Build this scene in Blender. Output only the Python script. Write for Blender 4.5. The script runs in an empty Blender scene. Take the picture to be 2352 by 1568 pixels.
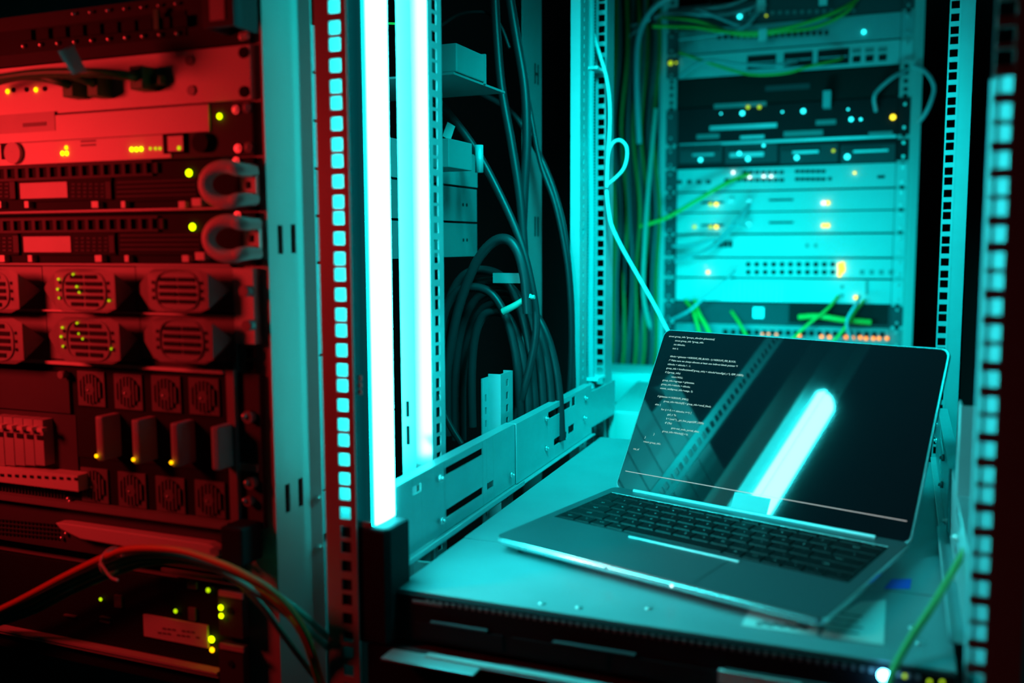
import bpy, bmesh, math, random
from mathutils import Vector, Matrix
random.seed(7)
scn = bpy.context.scene
COL = scn.collection
PI = math.pi
# ------------------------------------------------------------------ camera
CAM = Vector((.1789, -.6501, 1.2)); YAW, PITCH, ROLL, FPX = .3861, .1026, -.0039, 2189.7
def cam_axes():
    cy, sy, cp, sp = math.cos(YAW), math.sin(YAW), math.cos(PITCH), math.sin(PITCH)
    f = Vector((-sy*cp, cy*cp, -sp)); r = Vector((cy, sy, 0)); u = r.cross(f)
    c, s = math.cos(ROLL), math.sin(ROLL)
    return c*r + s*u, -s*r + c*u, f
CR, CU, CF = cam_axes()
def at(px, py, X=None, Y=None, Z=None):
    """the point of a real plane X=, Y= or Z= that the photograph shows at a pixel"""
    d = CR*((px-1176)/FPX) + CU*((784-py)/FPX) + CF
    if X is not None: t = (X-CAM.x)/d.x
    elif Y is not None: t = (Y-CAM.y)/d.y
    else: t = (Z-CAM.z)/d.z
    return CAM + t*d
cd = bpy.data.cameras.new('camera'); cam = bpy.data.objects.new('camera', cd); COL.objects.link(cam)
cd.sensor_width = 36; cd.lens = FPX/2352*36; cd.clip_start = .02
M4 = Matrix((CR, CU, -CF)).transposed().to_4x4(); M4.translation = CAM
cam.matrix_world = M4
cd.dof.use_dof = True; cd.dof.focus_distance = 1.07; cd.dof.aperture_fstop = 2.9
scn.camera = cam

# ------------------------------------------------------------------ materials
def mat(name, col, rough=.5, metal=0., noise=.08, scale=60., emit=None, es=0., spec=.5, bump=0., coat=0.):
    m = bpy.data.materials.new(name); m.use_nodes = True
    nt = m.node_tree; b = nt.nodes['Principled BSDF']
    b.inputs['Roughness'].default_value = rough; b.inputs['Metallic'].default_value = metal
    b.inputs['Specular IOR Level'].default_value = spec
    b.inputs['Coat Weight'].default_value = coat; b.inputs['Coat Roughness'].default_value = .08
    c = (*col, 1)
    if noise > 0:
        tc = nt.nodes.new('ShaderNodeTexCoord'); n = nt.nodes.new('ShaderNodeTexNoise')
        n.inputs['Scale'].default_value = scale; n.inputs['Detail'].default_value = 4
        mx = nt.nodes.new('ShaderNodeMix'); mx.data_type = 'RGBA'
        mx.inputs[6].default_value = tuple(v*(1-noise) for v in col) + (1,)
        mx.inputs[7].default_value = tuple(min(1, v*(1+noise)) for v in col) + (1,)
        nt.links.new(tc.outputs['Object'], n.inputs['Vector'])
        nt.links.new(n.outputs['Fac'], mx.inputs[0]); nt.links.new(mx.outputs[2], b.inputs['Base Color'])
        if bump > 0:
            bp = nt.nodes.new('ShaderNodeBump'); bp.inputs['Strength'].default_value = bump; bp.inputs['Distance'].default_value = .0006
            nt.links.new(n.outputs['Fac'], bp.inputs['Height']); nt.links.new(bp.outputs['Normal'], b.inputs['Normal'])
    else: b.inputs['Base Color'].default_value = c
    if emit:
        b.inputs['Emission Color'].default_value = (*emit, 1); b.inputs['Emission Strength'].default_value = es
    return m
M = dict(
    zinc=mat('zinc_plated_steel', (.42, .52, .53), .36, .35, .10, 40),  # blue tint in the colour deepens the cyan light on it
    shelf=mat('scuffed_steel_lid', (.31, .385, .395), .42, .25, .14, 18, bump=.15),  # lid colour tinted bluish to strengthen the cyan light
    post=mat('painted_rack_post', (.46, .45, .44), .5, .1, .06, 30),
    red_panel=mat('light_grey_faceplate', (.66, .64, .62), .5, 0, .05, 25),
    grey=mat('grey_plastic', (.42, .42, .42), .45, 0, .08, 50),
    mid=mat('mid_grey_sheet', (.24, .24, .24), .5, .1, .08, 40),
    dark=mat('dark_sheet', (.075, .075, .08), .7, 0, .1, 40, spec=.08),
    black=mat('black_plastic', (.018, .018, .02), .7, 0, .1, 60, spec=.08),
    fan=mat('fan_frame_plastic', (.16, .16, .16), .7, 0, .1, 60, spec=.08),
    ports=mat('port_face_dark', (.038, .038, .04), .7, 0, .1, 40, spec=.08),
    cyan_zinc=mat('cyan_tinted_zinc', (.24, .50, .52), .42, .2, .08, 40),  # cyan light tinted into the plate's own colour
    midserver=mat('server_side_sheet', (.17, .18, .18), .45, .2, .08, 40),
    carton=mat('white_carton', (.52, .52, .51), .6, 0, .04, 30),
    vgreen=mat('shaded_green_jacket', (.03, .17, .03), .5, 0, .1, 80),  # shade on the hanging bundle put into a darker green
    vteal=mat('shaded_teal_jacket', (.02, .085, .085), .5, 0, .1, 80),  # same shade put into a darker teal
    fibre=mat('fibre_cable_jacket', (.16, .40, .12), .45, 0, .08, 80),
    highlight_alu=mat('highlight_aluminium', (.80, .82, .84), .4, .3, .03, 100),  # highlights on laptop edges put into a brighter metal colour
    pale=mat('pale_device_face', (.62, .62, .62), .5, 0, .06, 20),
    void=mat('black_cavity', (.006, .006, .006), .9, 0, 0),
    gloss=mat('gloss_black_housing', (.012, .014, .016), .16, 0, .05, 30, spec=.6),
    housing=mat('dark_glowing_housing', (.012, .014, .016), .16, 0, .05, 30, spec=.6, emit=(0, .8, .9), es=.05),  # faint emission stands in for cyan light on the housing
    softglow=mat('added_side_glow', (.6, .7, .7), .4, 0, 0, emit=(0, .95, 1), es=4.2),
    rubber=mat('black_cable_jacket', (.018, .02, .022), .42, 0, .1, 80, spec=.35),
    white=mat('white_plastic', (.8, .8, .8), .45, 0, .03, 30),
    paper=mat('paper_label', (.78, .77, .74), .75, 0, .05, 90),
    ink=mat('printed_ink', (.2, .2, .2), .8, 0, 0),
    blue=mat('blue_sticker', (.05, .12, .75), .6, 0, .05, 50),
    green=mat('green_cable_jacket', (.10, .50, .06), .45, 0, .08, 80),
    dgreen=mat('dark_green_plug', (.02, .22, .06), .45, 0, .08, 80),
    yellow=mat('yellow_green_cable_jacket', (.42, .50, .03), .45, 0, .08, 80),
    orange=mat('orange_cable_jacket', (.70, .18, .05), .45, 0, .08, 80),
    teal=mat('teal_cable_jacket', (.08, .40, .33), .45, 0, .08, 80),
    gcable=mat('grey_cable_jacket', (.40, .44, .46), .45, 0, .08, 80),
    wcable=mat('white_cable_jacket', (.80, .82, .80), .4, 0, .04, 80),
    alu=mat('laptop_aluminium', (.15, .16, .17), .38, .5, .03, 200),
    alu_edge=mat('polished_laptop_edge', (.70, .72, .74), .22, .8, .03, 200),
    key=mat('black_keycap', (.006, .007, .008), .42, 0, .05, 120, spec=.2),
    legend=mat('pale_key_legend', (.5, .5, .5), .6, 0, 0),
    bolt=mat('bright_screw', (.75, .75, .75), .33, .9, 0),
    wall=mat('dark_painted_wall', (.035, .037, .04), .8, 0, .1, 8),
    floor=mat('dark_floor_tile', (.05, .05, .05), .6, 0, .1, 8),
    led_y=mat('yellow_green_led', (.3, .4, .02), .4, 0, 0, emit=(.68, 1, .0), es=3.2),
    led_a=mat('amber_led', (.4, .25, .02), .4, 0, 0, emit=(1, .45, .0), es=3),
    led_dim=mat('dim_green_led', (.2, .3, .02), .4, 0, 0, emit=(.5, .8, 0), es=1.1),
    led_yf=mat('yellow_indicator', (.4, .4, .02), .4, 0, 0, emit=(1, .78, .02), es=2.4),
    led_gf=mat('green_indicator', (.3, .4, .02), .4, 0, 0, emit=(.5, .7, 0), es=1.1),
    led_of=mat('orange_indicator', (.4, .2, .02), .4, 0, 0, emit=(1, .22, .03), es=2.2),
    led_cf=mat('cyan_indicator', (.1, .4, .4), .4, 0, 0, emit=(.02, .95, 1), es=2.8),
    led_wf=mat('white_indicator', (.4, .4, .4), .4, 0, 0, emit=(.85, 1, .95), es=2.6),
    led_b=mat('blue_white_power_led', (.3, .3, .5), .4, 0, 0, emit=(.10, .55, 1), es=30),
    code=mat('lit_code_text', (.1, .1, .1), .5, 0, 0, emit=(.80, .86, .70), es=.6),
    barline=mat('lit_screen_line', (.1, .1, .1), .5, 0, 0, emit=(.85, .7, .66), es=.55),
    diffuser=mat('cyan_light_diffuser', (.8, .9, .9), .4, 0, 0, emit=(.0, .93, 1.0), es=56),
    core=mat('white_hot_light_core', (.9, .9, .9), .4, 0, 0, emit=(.034, .95, 1.0), es=56),
    polished=mat('polished_zinc_profile', (.76, .77, .78), .15, .95, .04, 40),
    satin=mat('satin_zinc_profile', (.6, .64, .65), .34, .85, .04, 40),
)
def screen_mat():
    m = bpy.data.materials.new('glossy_screen_glass'); m.use_nodes = True
    nt = m.node_tree; b = nt.nodes['Principled BSDF']
    b.inputs['Base Color'].default_value = (.004, .007, .009, 1); b.inputs['Roughness'].default_value = .035
    b.inputs['IOR'].default_value = 3.5
    b.inputs['Emission Color'].default_value = (.10, .35, .55, 1); b.inputs['Emission Strength'].default_value = .005
    return m
M['screen'] = screen_mat()

# ------------------------------------------------------------------ mesh helpers
class MB:
    def __init__(s, xf=None): s.v = []; s.f = []; s.sm = []; s.xf = xf
    def add(s, vs, fs, smooth=False):
        n = len(s.v)
        s.v += [(s.xf @ Vector(v)) if s.xf else Vector(v) for v in vs]
        s.f += [tuple(i+n for i in f) for f in fs]; s.sm += [smooth]*len(fs); return s
    def box(s, x0, x1, y0, y1, z0, z1):
        if x0 > x1: x0, x1 = x1, x0
        if y0 > y1: y0, y1 = y1, y0
        if z0 > z1: z0, z1 = z1, z0
        vs = [(x, y, z) for z in (z0, z1) for y in (y0, y1) for x in (x0, x1)]
        return s.add(vs, [(0,2,3,1),(4,5,7,6),(0,1,5,4),(2,6,7,3),(0,4,6,2),(1,3,7,5)])
    def prism(s, poly, axis, a, b, smooth=False):
        """poly: list of 2D points (CCW) extruded along axis from a to b"""
        def P(p, t): return {'x': (t, p[0], p[1]), 'y': (p[0], t, p[1]), 'z': (p[0], p[1], t)}[axis]
        n = len(poly); vs = [P(p, a) for p in poly] + [P(p, b) for p in poly]
        fs = [tuple(range(n-1, -1, -1)), tuple(range(n, 2*n))]
        s.add(vs, fs); k = len(s.v)-2*n
        s.f += [(k+i, k+(i+1) % n, k+n+(i+1) % n, k+n+i) for i in range(n)]; s.sm += [smooth]*n
        return s
    def cyl(s, c, axis, r, h, n=16, r2=None, smooth=True):
        """cylinder/frustum from point c along axis vector by h"""
        a = Vector(axis).normalized(); t = Vector((0, 0, 1)) if abs(a.z) < .9 else Vector((1, 0, 0))
        u = a.cross(t).normalized(); w = a.cross(u); c = Vector(c); r2 = r if r2 is None else r2
        vs = [c+(u*math.cos(2*PI*i/n)+w*math.sin(2*PI*i/n))*r for i in range(n)]
        vs += [c+a*h+(u*math.cos(2*PI*i/n)+w*math.sin(2*PI*i/n))*r2 for i in range(n)]
        s.add(vs, [tuple(range(n-1, -1, -1)), tuple(range(n, 2*n))]); k = len(s.v)-2*n
        s.f += [(k+i, k+(i+1) % n, k+n+(i+1) % n, k+n+i) for i in range(n)]; s.sm += [smooth]*n
        return s
    def sphere(s, c, r, nu=10, nv=7, sq=(1, 1, 1)):
        vs = []; fs = []
        for j in range(nv+1):
            th = PI*j/nv
            for i in range(nu):
                ph = 2*PI*i/nu
                vs.append((c[0]+r*sq[0]*math.sin(th)*math.cos(ph), c[1]+r*sq[1]*math.sin(th)*math.sin(ph), c[2]+r*sq[2]*math.cos(th)))
        for j in range(nv):
            for i in range(nu):
                fs.append((j*nu+i, (j+1)*nu+i, (j+1)*nu+(i+1) % nu, j*nu+(i+1) % nu))
        return s.add(vs, fs, True)
    def tube(s, pts, r, n=8, sub=6, ribs=0, closed=False):
        pts = [Vector(p) for p in pts]
        if sub > 1 and len(pts) > 2:
            out = []; P = [pts[0]*2-pts[1]]+pts+[pts[-1]*2-pts[-2]]
            for i in range(1, len(P)-2):
                p0, p1, p2, p3 = P[i-1:i+3]
                for k in range(sub):
                    t = k/sub
                    out.append(.5*((2*p1)+(p2-p0)*t+(2*p0-5*p1+4*p2-p3)*t*t+(3*p1-p0-3*p2+p3)*t**3))
            out.append(pts[-1]); pts = out
        vs = []; N = len(pts); prev = None
        for i, p in enumerate(pts):
            d = (pts[min(i+1, N-1)]-pts[max(i-1, 0)]).normalized()
            if prev is None:
                t = Vector((0, 0, 1)) if abs(d.z) < .9 else Vector((1, 0, 0)); u = d.cross(t).normalized()
            else: u = (prev-d*prev.dot(d)).normalized()
            prev = u; w = d.cross(u); rr = r(i/(N-1)) if callable(r) else r
            if ribs and i % 2: rr *= ribs
            vs += [p+(u*math.cos(2*PI*k/n)+w*math.sin(2*PI*k/n))*rr for k in range(n)]
        fs = [(i*n+k, i*n+(k+1) % n, (i+1)*n+(k+1) % n, (i+1)*n+k) for i in range(N-1) for k in range(n)]
        s.add(vs, fs, True); s.add(vs[:n], [tuple(range(n-1, -1, -1))]); s.add(vs[-n:], [tuple(range(n))])
        return s
    def build(s, name, m, parent=None, bevel=0., seg=2):
        me = bpy.data.meshes.new(name); o = bpy.data.objects.new(name, me); COL.objects.link(o)
        if parent is not None: org = ORG.get(parent.name, Vector()); o.parent = parent
        else:
            xs = [v.x for v in s.v]; ys = [v.y for v in s.v]; zs = [v.z for v in s.v]
            org = Vector(((min(xs)+max(xs))/2, (min(ys)+max(ys))/2, min(zs))); o.location = org
        ORG[o.name] = org
        me.from_pydata([v-org for v in s.v], [], s.f); me.update()
        me.polygons.foreach_set('use_smooth', s.sm)
        bm = bmesh.new(); bm.from_mesh(me); bmesh.ops.recalc_face_normals(bm, faces=bm.faces); bm.to_mesh(me); bm.free()
        me.materials.append(M[m] if isinstance(m, str) else m)
        if bevel:
            b = o.modifiers.new('edge', 'BEVEL'); b.width = bevel; b.segments = seg; b.limit_method = 'ANGLE'; b.angle_limit = math.radians(50)
        return o
ORG = {}
def tag(o, label=None, cat=None, group=None, kind=None):
    if label: o['label'] = label
    if cat: o['category'] = cat
    if group: o['group'] = group
    if kind: o['kind'] = kind
    return o
def thing(name, label, cat, loc, group=None, rot=None):
    o = bpy.data.objects.new(name, None); COL.objects.link(o); o.empty_display_size = .02
    o.location = loc
    if rot: o.rotation_mode = 'QUATERNION'; o.rotation_quaternion = rot
    ORG[o.name] = Vector((0, 0, 0)) if rot else Vector(loc)
    return tag(o, label, cat, group)
def B(*a): return MB().box(*a)
def rc(px0, py0, px1, py1, Y):
    """pixel rectangle on the plane Y -> x0, x1, z0, z1"""
    mx, my = (px0+px1)/2, (py0+py1)/2
    return at(px0, my, Y=Y).x, at(px1, my, Y=Y).x, at(mx, py1, Y=Y).z, at(mx, py0, Y=Y).z
def prect(mb, px0, py0, px1, py1, Y0, Y1):
    x0, x1, z0, z1 = rc(px0, py0, px1, py1, Y0)
    return mb.box(x0, x1, Y0, Y1, z0, z1)
def PR(px0, py0, px1, py1, Y0, Y1): return prect(MB(), px0, py0, px1, py1, Y0, Y1)
def holes_strip(mb, u0, u1, w0, w1, z0, z1, hs, hw, hh, hu, put):
    """a plate u0..u1 wide with holes (centre hu, hw x hh) at heights hs; put(mb,u0,u1,z0,z1) adds one slab"""
    hs = sorted(h for h in hs if z0+hh < h < z1-hh)
    put(mb, u0, hu-hw/2, z0, z1); put(mb, hu+hw/2, u1, z0, z1)
    z = z0
    for h in hs:
        put(mb, hu-hw/2, hu+hw/2, z, h-hh/2); z = h+hh/2
    put(mb, hu-hw/2, hu+hw/2, z, z1)
    return mb
U = .04445
def u_holes(ztop, zlo, zhi):
    out = []; k0 = int((ztop-zhi)/U)-2
    for k in range(k0, k0+80):
        for d in (0, .015875, .03175):
            z = ztop-k*U-d
            if zlo < z < zhi: out.append(z)
    return out
def screw(parent, x, y, z, r=.0042, name='screw', m='bolt', d=(0, -1, 0)):
    b = MB().cyl((x, y, z), d, r, .0022, 14); c = Vector((x, y, z))+Vector(d)*.0022
    b.cyl(c, d, r*.8, .0012, 12, r2=r*.45)
    return b.build(name, m, parent)
def led(parent, px, py, Y, r, m, name='status_led'):
    p = at(px, py, Y=Y); return MB().sphere((p.x, Y, p.z), r, 10, 6, (1, .6, 1)).build(name, m, parent)

# ------------------------------------------------------------------ the room
def struct(name, mb, m): return tag(mb.build(name, m), kind='structure')
struct('floor', B(-2.2, 2.2, -2.2, 2.6, -.05, 0), 'floor')
struct('ceiling', B(-2.2, 2.2, -2.2, 2.6, 2.6, 2.65), 'wall')
struct('wall_back', B(-2.2, 2.2, 2.6, 2.65, 0, 2.6), 'wall')
struct('wall_front', B(-2.2, 2.2, -2.25, -2.2, 0, 2.6), 'wall')
struct('wall_left', B(-2.25, -2.2, -2.2, 2.6, 0, 2.6), 'wall')
struct('wall_right', B(2.2, 2.25, -2.2, 2.6, 0, 2.6), 'wall')

# ------------------------------------------------------------------ racks
ZB, ZT = 0., 2.1
UF = 1.39808                       # a first-in-unit hole on the front posts
HF = u_holes(UF, .72, 1.66)
# centre rack
R = thing('server_rack', 'centre open rack with square-holed posts around the laptop and glowing light wand', 'rack', (0, .36, 0))
def slabY(y0, y1): return lambda mb, a, b, z0, z1: mb.box(a, b, y0, y1, z0, z1)
def slabX(x0, x1): return lambda mb, a, b, z0, z1: mb.box(x0, x1, a, b, z0, z1)
p = MB(); holes_strip(p, -.2505, -.2221, 0, 0, ZB, ZT, HF, .0098, .0098, -.2325, slabY(0, .0018))
p.box(-.2523, -.2505, .0018, .050, ZB, ZT)
p.build('post', 'post', R)
p = MB(); holes_strip(p, .2268, .258, 0, 0, ZB, ZT, HF, .0098, .0098, .2325, slabY(0, .0018))
p.box(.2562, .258, .0018, .05, ZB, ZT)
p.build('post', 'post', R)
# added folded plate, catching cyan light behind the right front post's holes
gp = MB(); gp.prism([(.2278, .0385), (.2318, .0310), (.2328, .0325), (.2385, .0235), (.2475, .010), (.2490, .0110), (.2395, .0255), (.2330, .0350), (.2320, .0335), (.2288, .0395)], 'z', .55, 1.302)  # plate top cut off where the cyan light fades
gp.build('light_catch_plate', 'cyan_zinc', R)
HR = u_holes(1.5004, .5, 1.75)
p = MB(); holes_strip(p, .2262, .2405, 0, 0, ZB, ZT, HR, .0098, .0098, .2328, slabY(.7237, .7257))
p.box(.2405, .2575, .7215, .7235, ZB, ZT); p.box(.2385, .2407, .7215, .7257, ZB, ZT); p.box(.2557, .2575, .7215, .78, ZB, ZT)
p.build('post', 'zinc', R)
HL = u_holes(1.497, .5, 1.75)
p = MB(); holes_strip(p, -.2455, -.2285, 0, 0, ZB, ZT, HL, .0098, .0098, -.2365, slabY(.7237, .7257))
p.box(-.2295, -.228, .7205, .760, ZB, ZT)
p.build('post', 'zinc', R)
# upright profiles on the left: front face toward the camera, perforated flange toward the right
def upright(yf, depth, x, width, hz, hw, hh, z0, step=True):
    p = MB()
    if step:
        p0, p1 = (x-width, yf), (x, yf+.0048)
        MB().prism([p0, p1, (p1[0]-.0006, p1[1]+.0014), (p0[0]-.0006, p0[1]+.0014)], 'z', z0, ZT).build('angled_face', 'polished', R)
        yf += .0055; depth -= .0055
    else: p.box(x-width, x, yf, yf+.0016, z0, ZT)
    holes_strip(p, yf+.0016, yf+depth, 0, 0, z0, ZT, hz, hw, hh, yf+depth*.48, slabX(x-.0016, x))
    if step:
        yf -= .0055; MB().prism([(x-width-.0115, yf-.0062), (x-width-.0002, yf), (x-width-.0006, yf+.0012), (x-width-.0119, yf-.0050)], 'z', z0, ZT).build('angled_face', 'satin', R)
    return p
HM = [z-.002 for z in u_holes(1.4105, .6, 1.75)]
upright(.152, .0345, -.2325, .0148, HM, .0098, .0098, ZB).build('upright_profile', 'zinc', R)
MB().box(-.2550, -.2525, .1470, .1500, 1.035, 1.050).box(-.2550, -.2525, .1470, .1500, 1.008, 1.026).build('slot', 'void', R)
upright(.612, .034, -.2325, .0138, [.7+.012*i for i in range(80)], .0045, .006, ZB, False).build('upright_profile', 'zinc', R)
for x0, x1, y0, y1 in ((-.262, .262, -.0, .04), (-.262, .262, .7, .76)):
    MB().box(x0, x1, y0+.004, y1, 2.06, 2.1).box(x0, x1, y0+.004, y1, .02, .06).build('cross_beam', 'post', R)
for s in (-1, 1): MB().box(s*.2530, s*.2595, .01, .75, 2.02, 2.06).box(s*.2530, s*.2595, .01, .75, .06, .1).build('side_beam', 'post', R)

# left rack
R1 = thing('server_rack', 'left rack column with a tall slotted side face, between red equipment and centre rack', 'rack', (-.55, .35, 0))
p = MB()
p.box(-.3345, -.3015, .0032, .005, ZB, ZT)
sl = []
for (a, b) in ((643, 517), (673, 515), (660, 1112), (690, 1098)):
    q = at(a, b, X=-.30); q2 = at(a, b+66, X=-.30); sl.append((q.y, q2.z, q.z))
ys = sorted(set([.0, .052])); z = ZB
# slotted side plate: two bands of slot pairs
def slotted(p, pairs, y0, y1):
    pairs = sorted(pairs, key=lambda t: t[1]); zz = ZB
    bands = [(min(pairs[0][1], pairs[1][1]), max(pairs[0][2], pairs[1][2]), pairs[:2]), (min(pairs[2][1], pairs[3][1]), max(pairs[2][2], pairs[3][2]), pairs[2:])]
    for lo, hi, prs in bands:
        p.box(-.302, -.30, y0, y1, zz, lo)
        prs = sorted(prs); w = .0035; yy = y0
        for (yc, za, zb) in prs:
            p.box(-.302, -.30, yy, yc-w, lo, hi)
            if za > lo: p.box(-.302, -.30, yc-w, yc+w, lo, za)
            if zb < hi: p.box(-.302, -.30, yc-w, yc+w, zb, hi)
            yy = yc+w
        p.box(-.302, -.30, yy, y1, lo, hi); zz = hi
    p.box(-.302, -.30, y0, y1, zz, ZT)
slotted(p, sl, 0, .051)
p.prism([(-.302, .051), (-.30, .051), (-.2915, .0560), (-.2920, .0580)], 'z', ZB, ZT)
p.build('post', 'post', R1, bevel=.0008)
for (yc, za, zb) in sl: B(-.3032, -.3024, yc-.006, yc+.006, za-.003, zb+.003).build('slot', 'void', R1)  # black liner added behind each slot for the shade inside
for (a, b) in ((720, 1145), (725, 1257)):
    q = at(a, b, X=-.297); screw(R1, -.2945, .0540, q.z, .003, d=(.51, -.86, 0))
p = MB(); yr = at(1245, 300, X=-.31).y
p.box(-.312, -.31, yr-.075, yr, ZB, ZT); p.box(-.335, -.31, yr-.002, yr, ZB, ZT)
p.build('post', 'midserver', R1)
b = MB()
for py in (170, 520):
    q = at(1232, py, X=-.31); 
    for dy in (-.006, .006): b.box(-.3105, -.3092, q.y+dy-.0018, q.y+dy+.0018, q.z-.014, q.z+.014)
    if py == 170: b.box(-.3105, -.3092, q.y-.006, q.y+.006, q.z-.0018, q.z+.0018)
b.build('slot', 'void', R1)
for y in (.0032, yr-.03): MB().box(-.80, -.768, y, y+.03, ZB, ZT).build('post', 'post', R1)
MB().box(-.80, -.302, .006, .05, 2.06, 2.1).box(-.80, -.302, yr-.06, yr-.003, 2.06, 2.1).build('cross_beam', 'post', R1)
MB().box(-.329, -.303, .0625, yr-.08, 2.0, 2.04).build('side_beam', 'post', R1)
LR = R1

# ------------------------------------------------------------------ left rack equipment
UT = lambda k: UF+.00635-U*k
G0 = .0006
def dev(name, label, cat, k, n, depth, body='mid', face='dark', x1=-.3095, group=None, fy=-.003, ears=True):
    zt, zb = UT(k)-G0, UT(k+n)+G0
    t = thing(name, label, cat, (-.55, .05, zb), group)
    B(-.77, -.3365, .0062, depth, zb+.0008, zt-.0008).build('chassis', body, t)
    B(-.7905 if ears else -.7675, x1, fy, .003, zb, zt).build('front_panel', face, t, bevel=.0006)
    return t, zb, zt
def rect_part(t, name, m, px0, py0, px1, py1, Y0, Y1, bevel=0):
    return PR(px0, py0, px1, py1, Y0, Y1).build(name, m, t, bevel=bevel)

# A: fibre/copper module panel at the very top
t, zb, zt = dev('port_module', 'dark rack unit with two rows of ports at top left of red rack', 'network panel', 0, 1, .22, face='ports')
D = t
port = PR(62, 52, 432, 100, -.0045, -.0031)
x0, x1, z0, z1 = rc(62, 28, 440, 96, -.0034)
zc = (UT(0)+UT(1))/2
B(-.620, -.372, -.0042, -.0032, zc-.0115, zc+.009).build('port_recess', 'void', t)
for i in range(10):
    px = 54+i*39.0+i*i*.02; py = 106-i*3.3
    q = at(px, py, Y=-.006); 
    MB().box(q.x-.0012, q.x+.013, -.009, -.0044, q.z+.004, q.z+.0125).build('port_cage', 'void', t)
    MB().sphere((q.x, -.006, q.z), .0021, 8, 6).build('port_latch', 'bolt', t)
    if i >= 3:
        MB().sphere((q.x, -.006, q.z+.0235), .0017, 8, 6).build('port_latch', 'bolt', t)
    if i == 8: MB().box(q.x-.001, q.x+.004, -.012, -.0094, q.z+.003, q.z+.019).build('dust_plug', 'dgreen', t)
# handle bracket at its right end
x0, x1, z0, z1 = rc(470, -30, 540, 90, -.03)
h = MB().prism([(x0, .0), (x0, -.034), (x0+.004, -.038), (x1, -.038), (x1, -.034), (x0+.004, -.034), (x0+.004, -.0033), (x0, -.0033)], 'z', UT(1)+.009, UT(0)+.02)
h = MB().box(x0, x0+.0035, -.030, -.0032, UT(1)+.007, UT(0)-.001).box(x0, x0+.03, -.033, -.030, UT(1)+.007, UT(0)-.001).box(x0+.027, x0+.03, -.030, -.0032, UT(1)+.007, UT(0)-.001)
h.build('handle', 'dark', t, bevel=.001)
B(x0+.008, x0+.022, -.034, -.0332, UT(1)+.012, UT(0)-.006).build('handle_plate', 'grey', t)
for px, py in ((566, 82), (557, 84)): q = at(px, py, Y=-.004); screw(t, q.x, -.003, q.z, .0032)

# B: fibre panel, bright
t, zb, zt = dev('fiber_module', 'bright plain faceplate with green plugs and a hanging pale tag, below the top port panel', 'network panel', 1, 1, .2, face='red_panel')
for px, py in ((437, 139), (441, 208)): q = at(px, py, Y=-.003); MB().cyl((q.x, -.003, q.z), (0, -1, 0), .0042, .0015, 16).build('screw', 'mid', t)
for px, py in ((560, 121), (561, 211)): q = at(px, py, Y=-.003); MB().cyl((q.x, -.003, q.z), (0, -1, 0), .0045, .0012, 16).build('mounting_hole', 'void', t)
for px, py in ((62, 206), (104, 204), (32, 207)): q = at(px, py, Y=-.003); MB().cyl((q.x, -.003, q.z), (0, -1, 0), .0022, .0012, 10).build('small_button', 'black', t)
led(t, 17, 210, -.0035, .0021, 'led_a'); led(t, 82, 206, -.0035, .0021, 'led_a')
# plugs and green cables (things of their own)
FG = 'green patch cords of the bright panel'
def cord(name, label, cat, pts, r, m, group=None, plugs=(), n=8, sub=6, pm=None, pr=.006, ribs=0):
    if not plugs:
        o = MB().tube(pts, r, n, sub, ribs).build(name, m); return tag(o, label, cat, group)
    t = thing(name, label, cat, Vector(pts[0]), group)
    MB().tube(pts, r, n, sub, ribs).build('jacket', m, t)
    for (c, sx, sy, sz) in plugs:
        B(c[0]-sx, c[0]+sx, c[1]-sy, c[1]+sy, c[2]-sz, c[2]+sz).build('plug', pm or m, t, bevel=.001)
    return t
def pa(px, py, Y): return at(px, py, Y=Y)
c = pa(165, 200, -.016); cord('patch_cable', 'dark green patch cord plugged leftmost into the bright panel', 'cable', [pa(-60, 205, -.03), pa(30, 180, -.03), pa(90, 178, -.03), pa(140, 190, -.026), c], .0032, 'dgreen', FG, [((c.x, -.0125, c.z), .006, .0085, .009)])
c = pa(222, 198, -.016); cord('patch_cable', 'dark green patch cord in the middle plug of the bright panel', 'cable', [pa(-60, 196, -.036), pa(60, 174, -.038), pa(150, 172, -.034), pa(200, 186, -.026), c], .0032, 'dgreen', FG, [((c.x, -.0125, c.z), .006, .0085, .009)])
c = pa(322, 180, -.016); cord('patch_cable', 'dark green patch cord with a chunky plug, rightmost on the bright panel', 'cable', [pa(-60, 188, -.044), pa(80, 168, -.046), pa(200, 166, -.044), pa(280, 172, -.032), c], .0036, 'dgreen', FG, [((c.x, -.0125, c.z), .007, .0085, .0095), ((c.x+.012, -.0078, c.z-.001), .0055, .004, .004)])
tg = MB(); a, b2, c2, d2 = pa(133, 118, -.078), pa(168, 104, -.0515), pa(198, 164, -.0502), pa(165, 170, -.077)
tg.add([a, b2, c2, d2, a+Vector((0, .0006, 0)), b2+Vector((0, .0006, 0)), c2+Vector((0, .0006, 0)), d2+Vector((0, .0006, 0))], [(0,1,2,3),(7,6,5,4),(0,4,5,1),(1,5,6,2),(2,6,7,3),(3,7,4,0)])
tag(tg.build('cable_tag', 'grey'), 'pale folded tag tilted on the green cords of the bright panel', 'tag')

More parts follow.
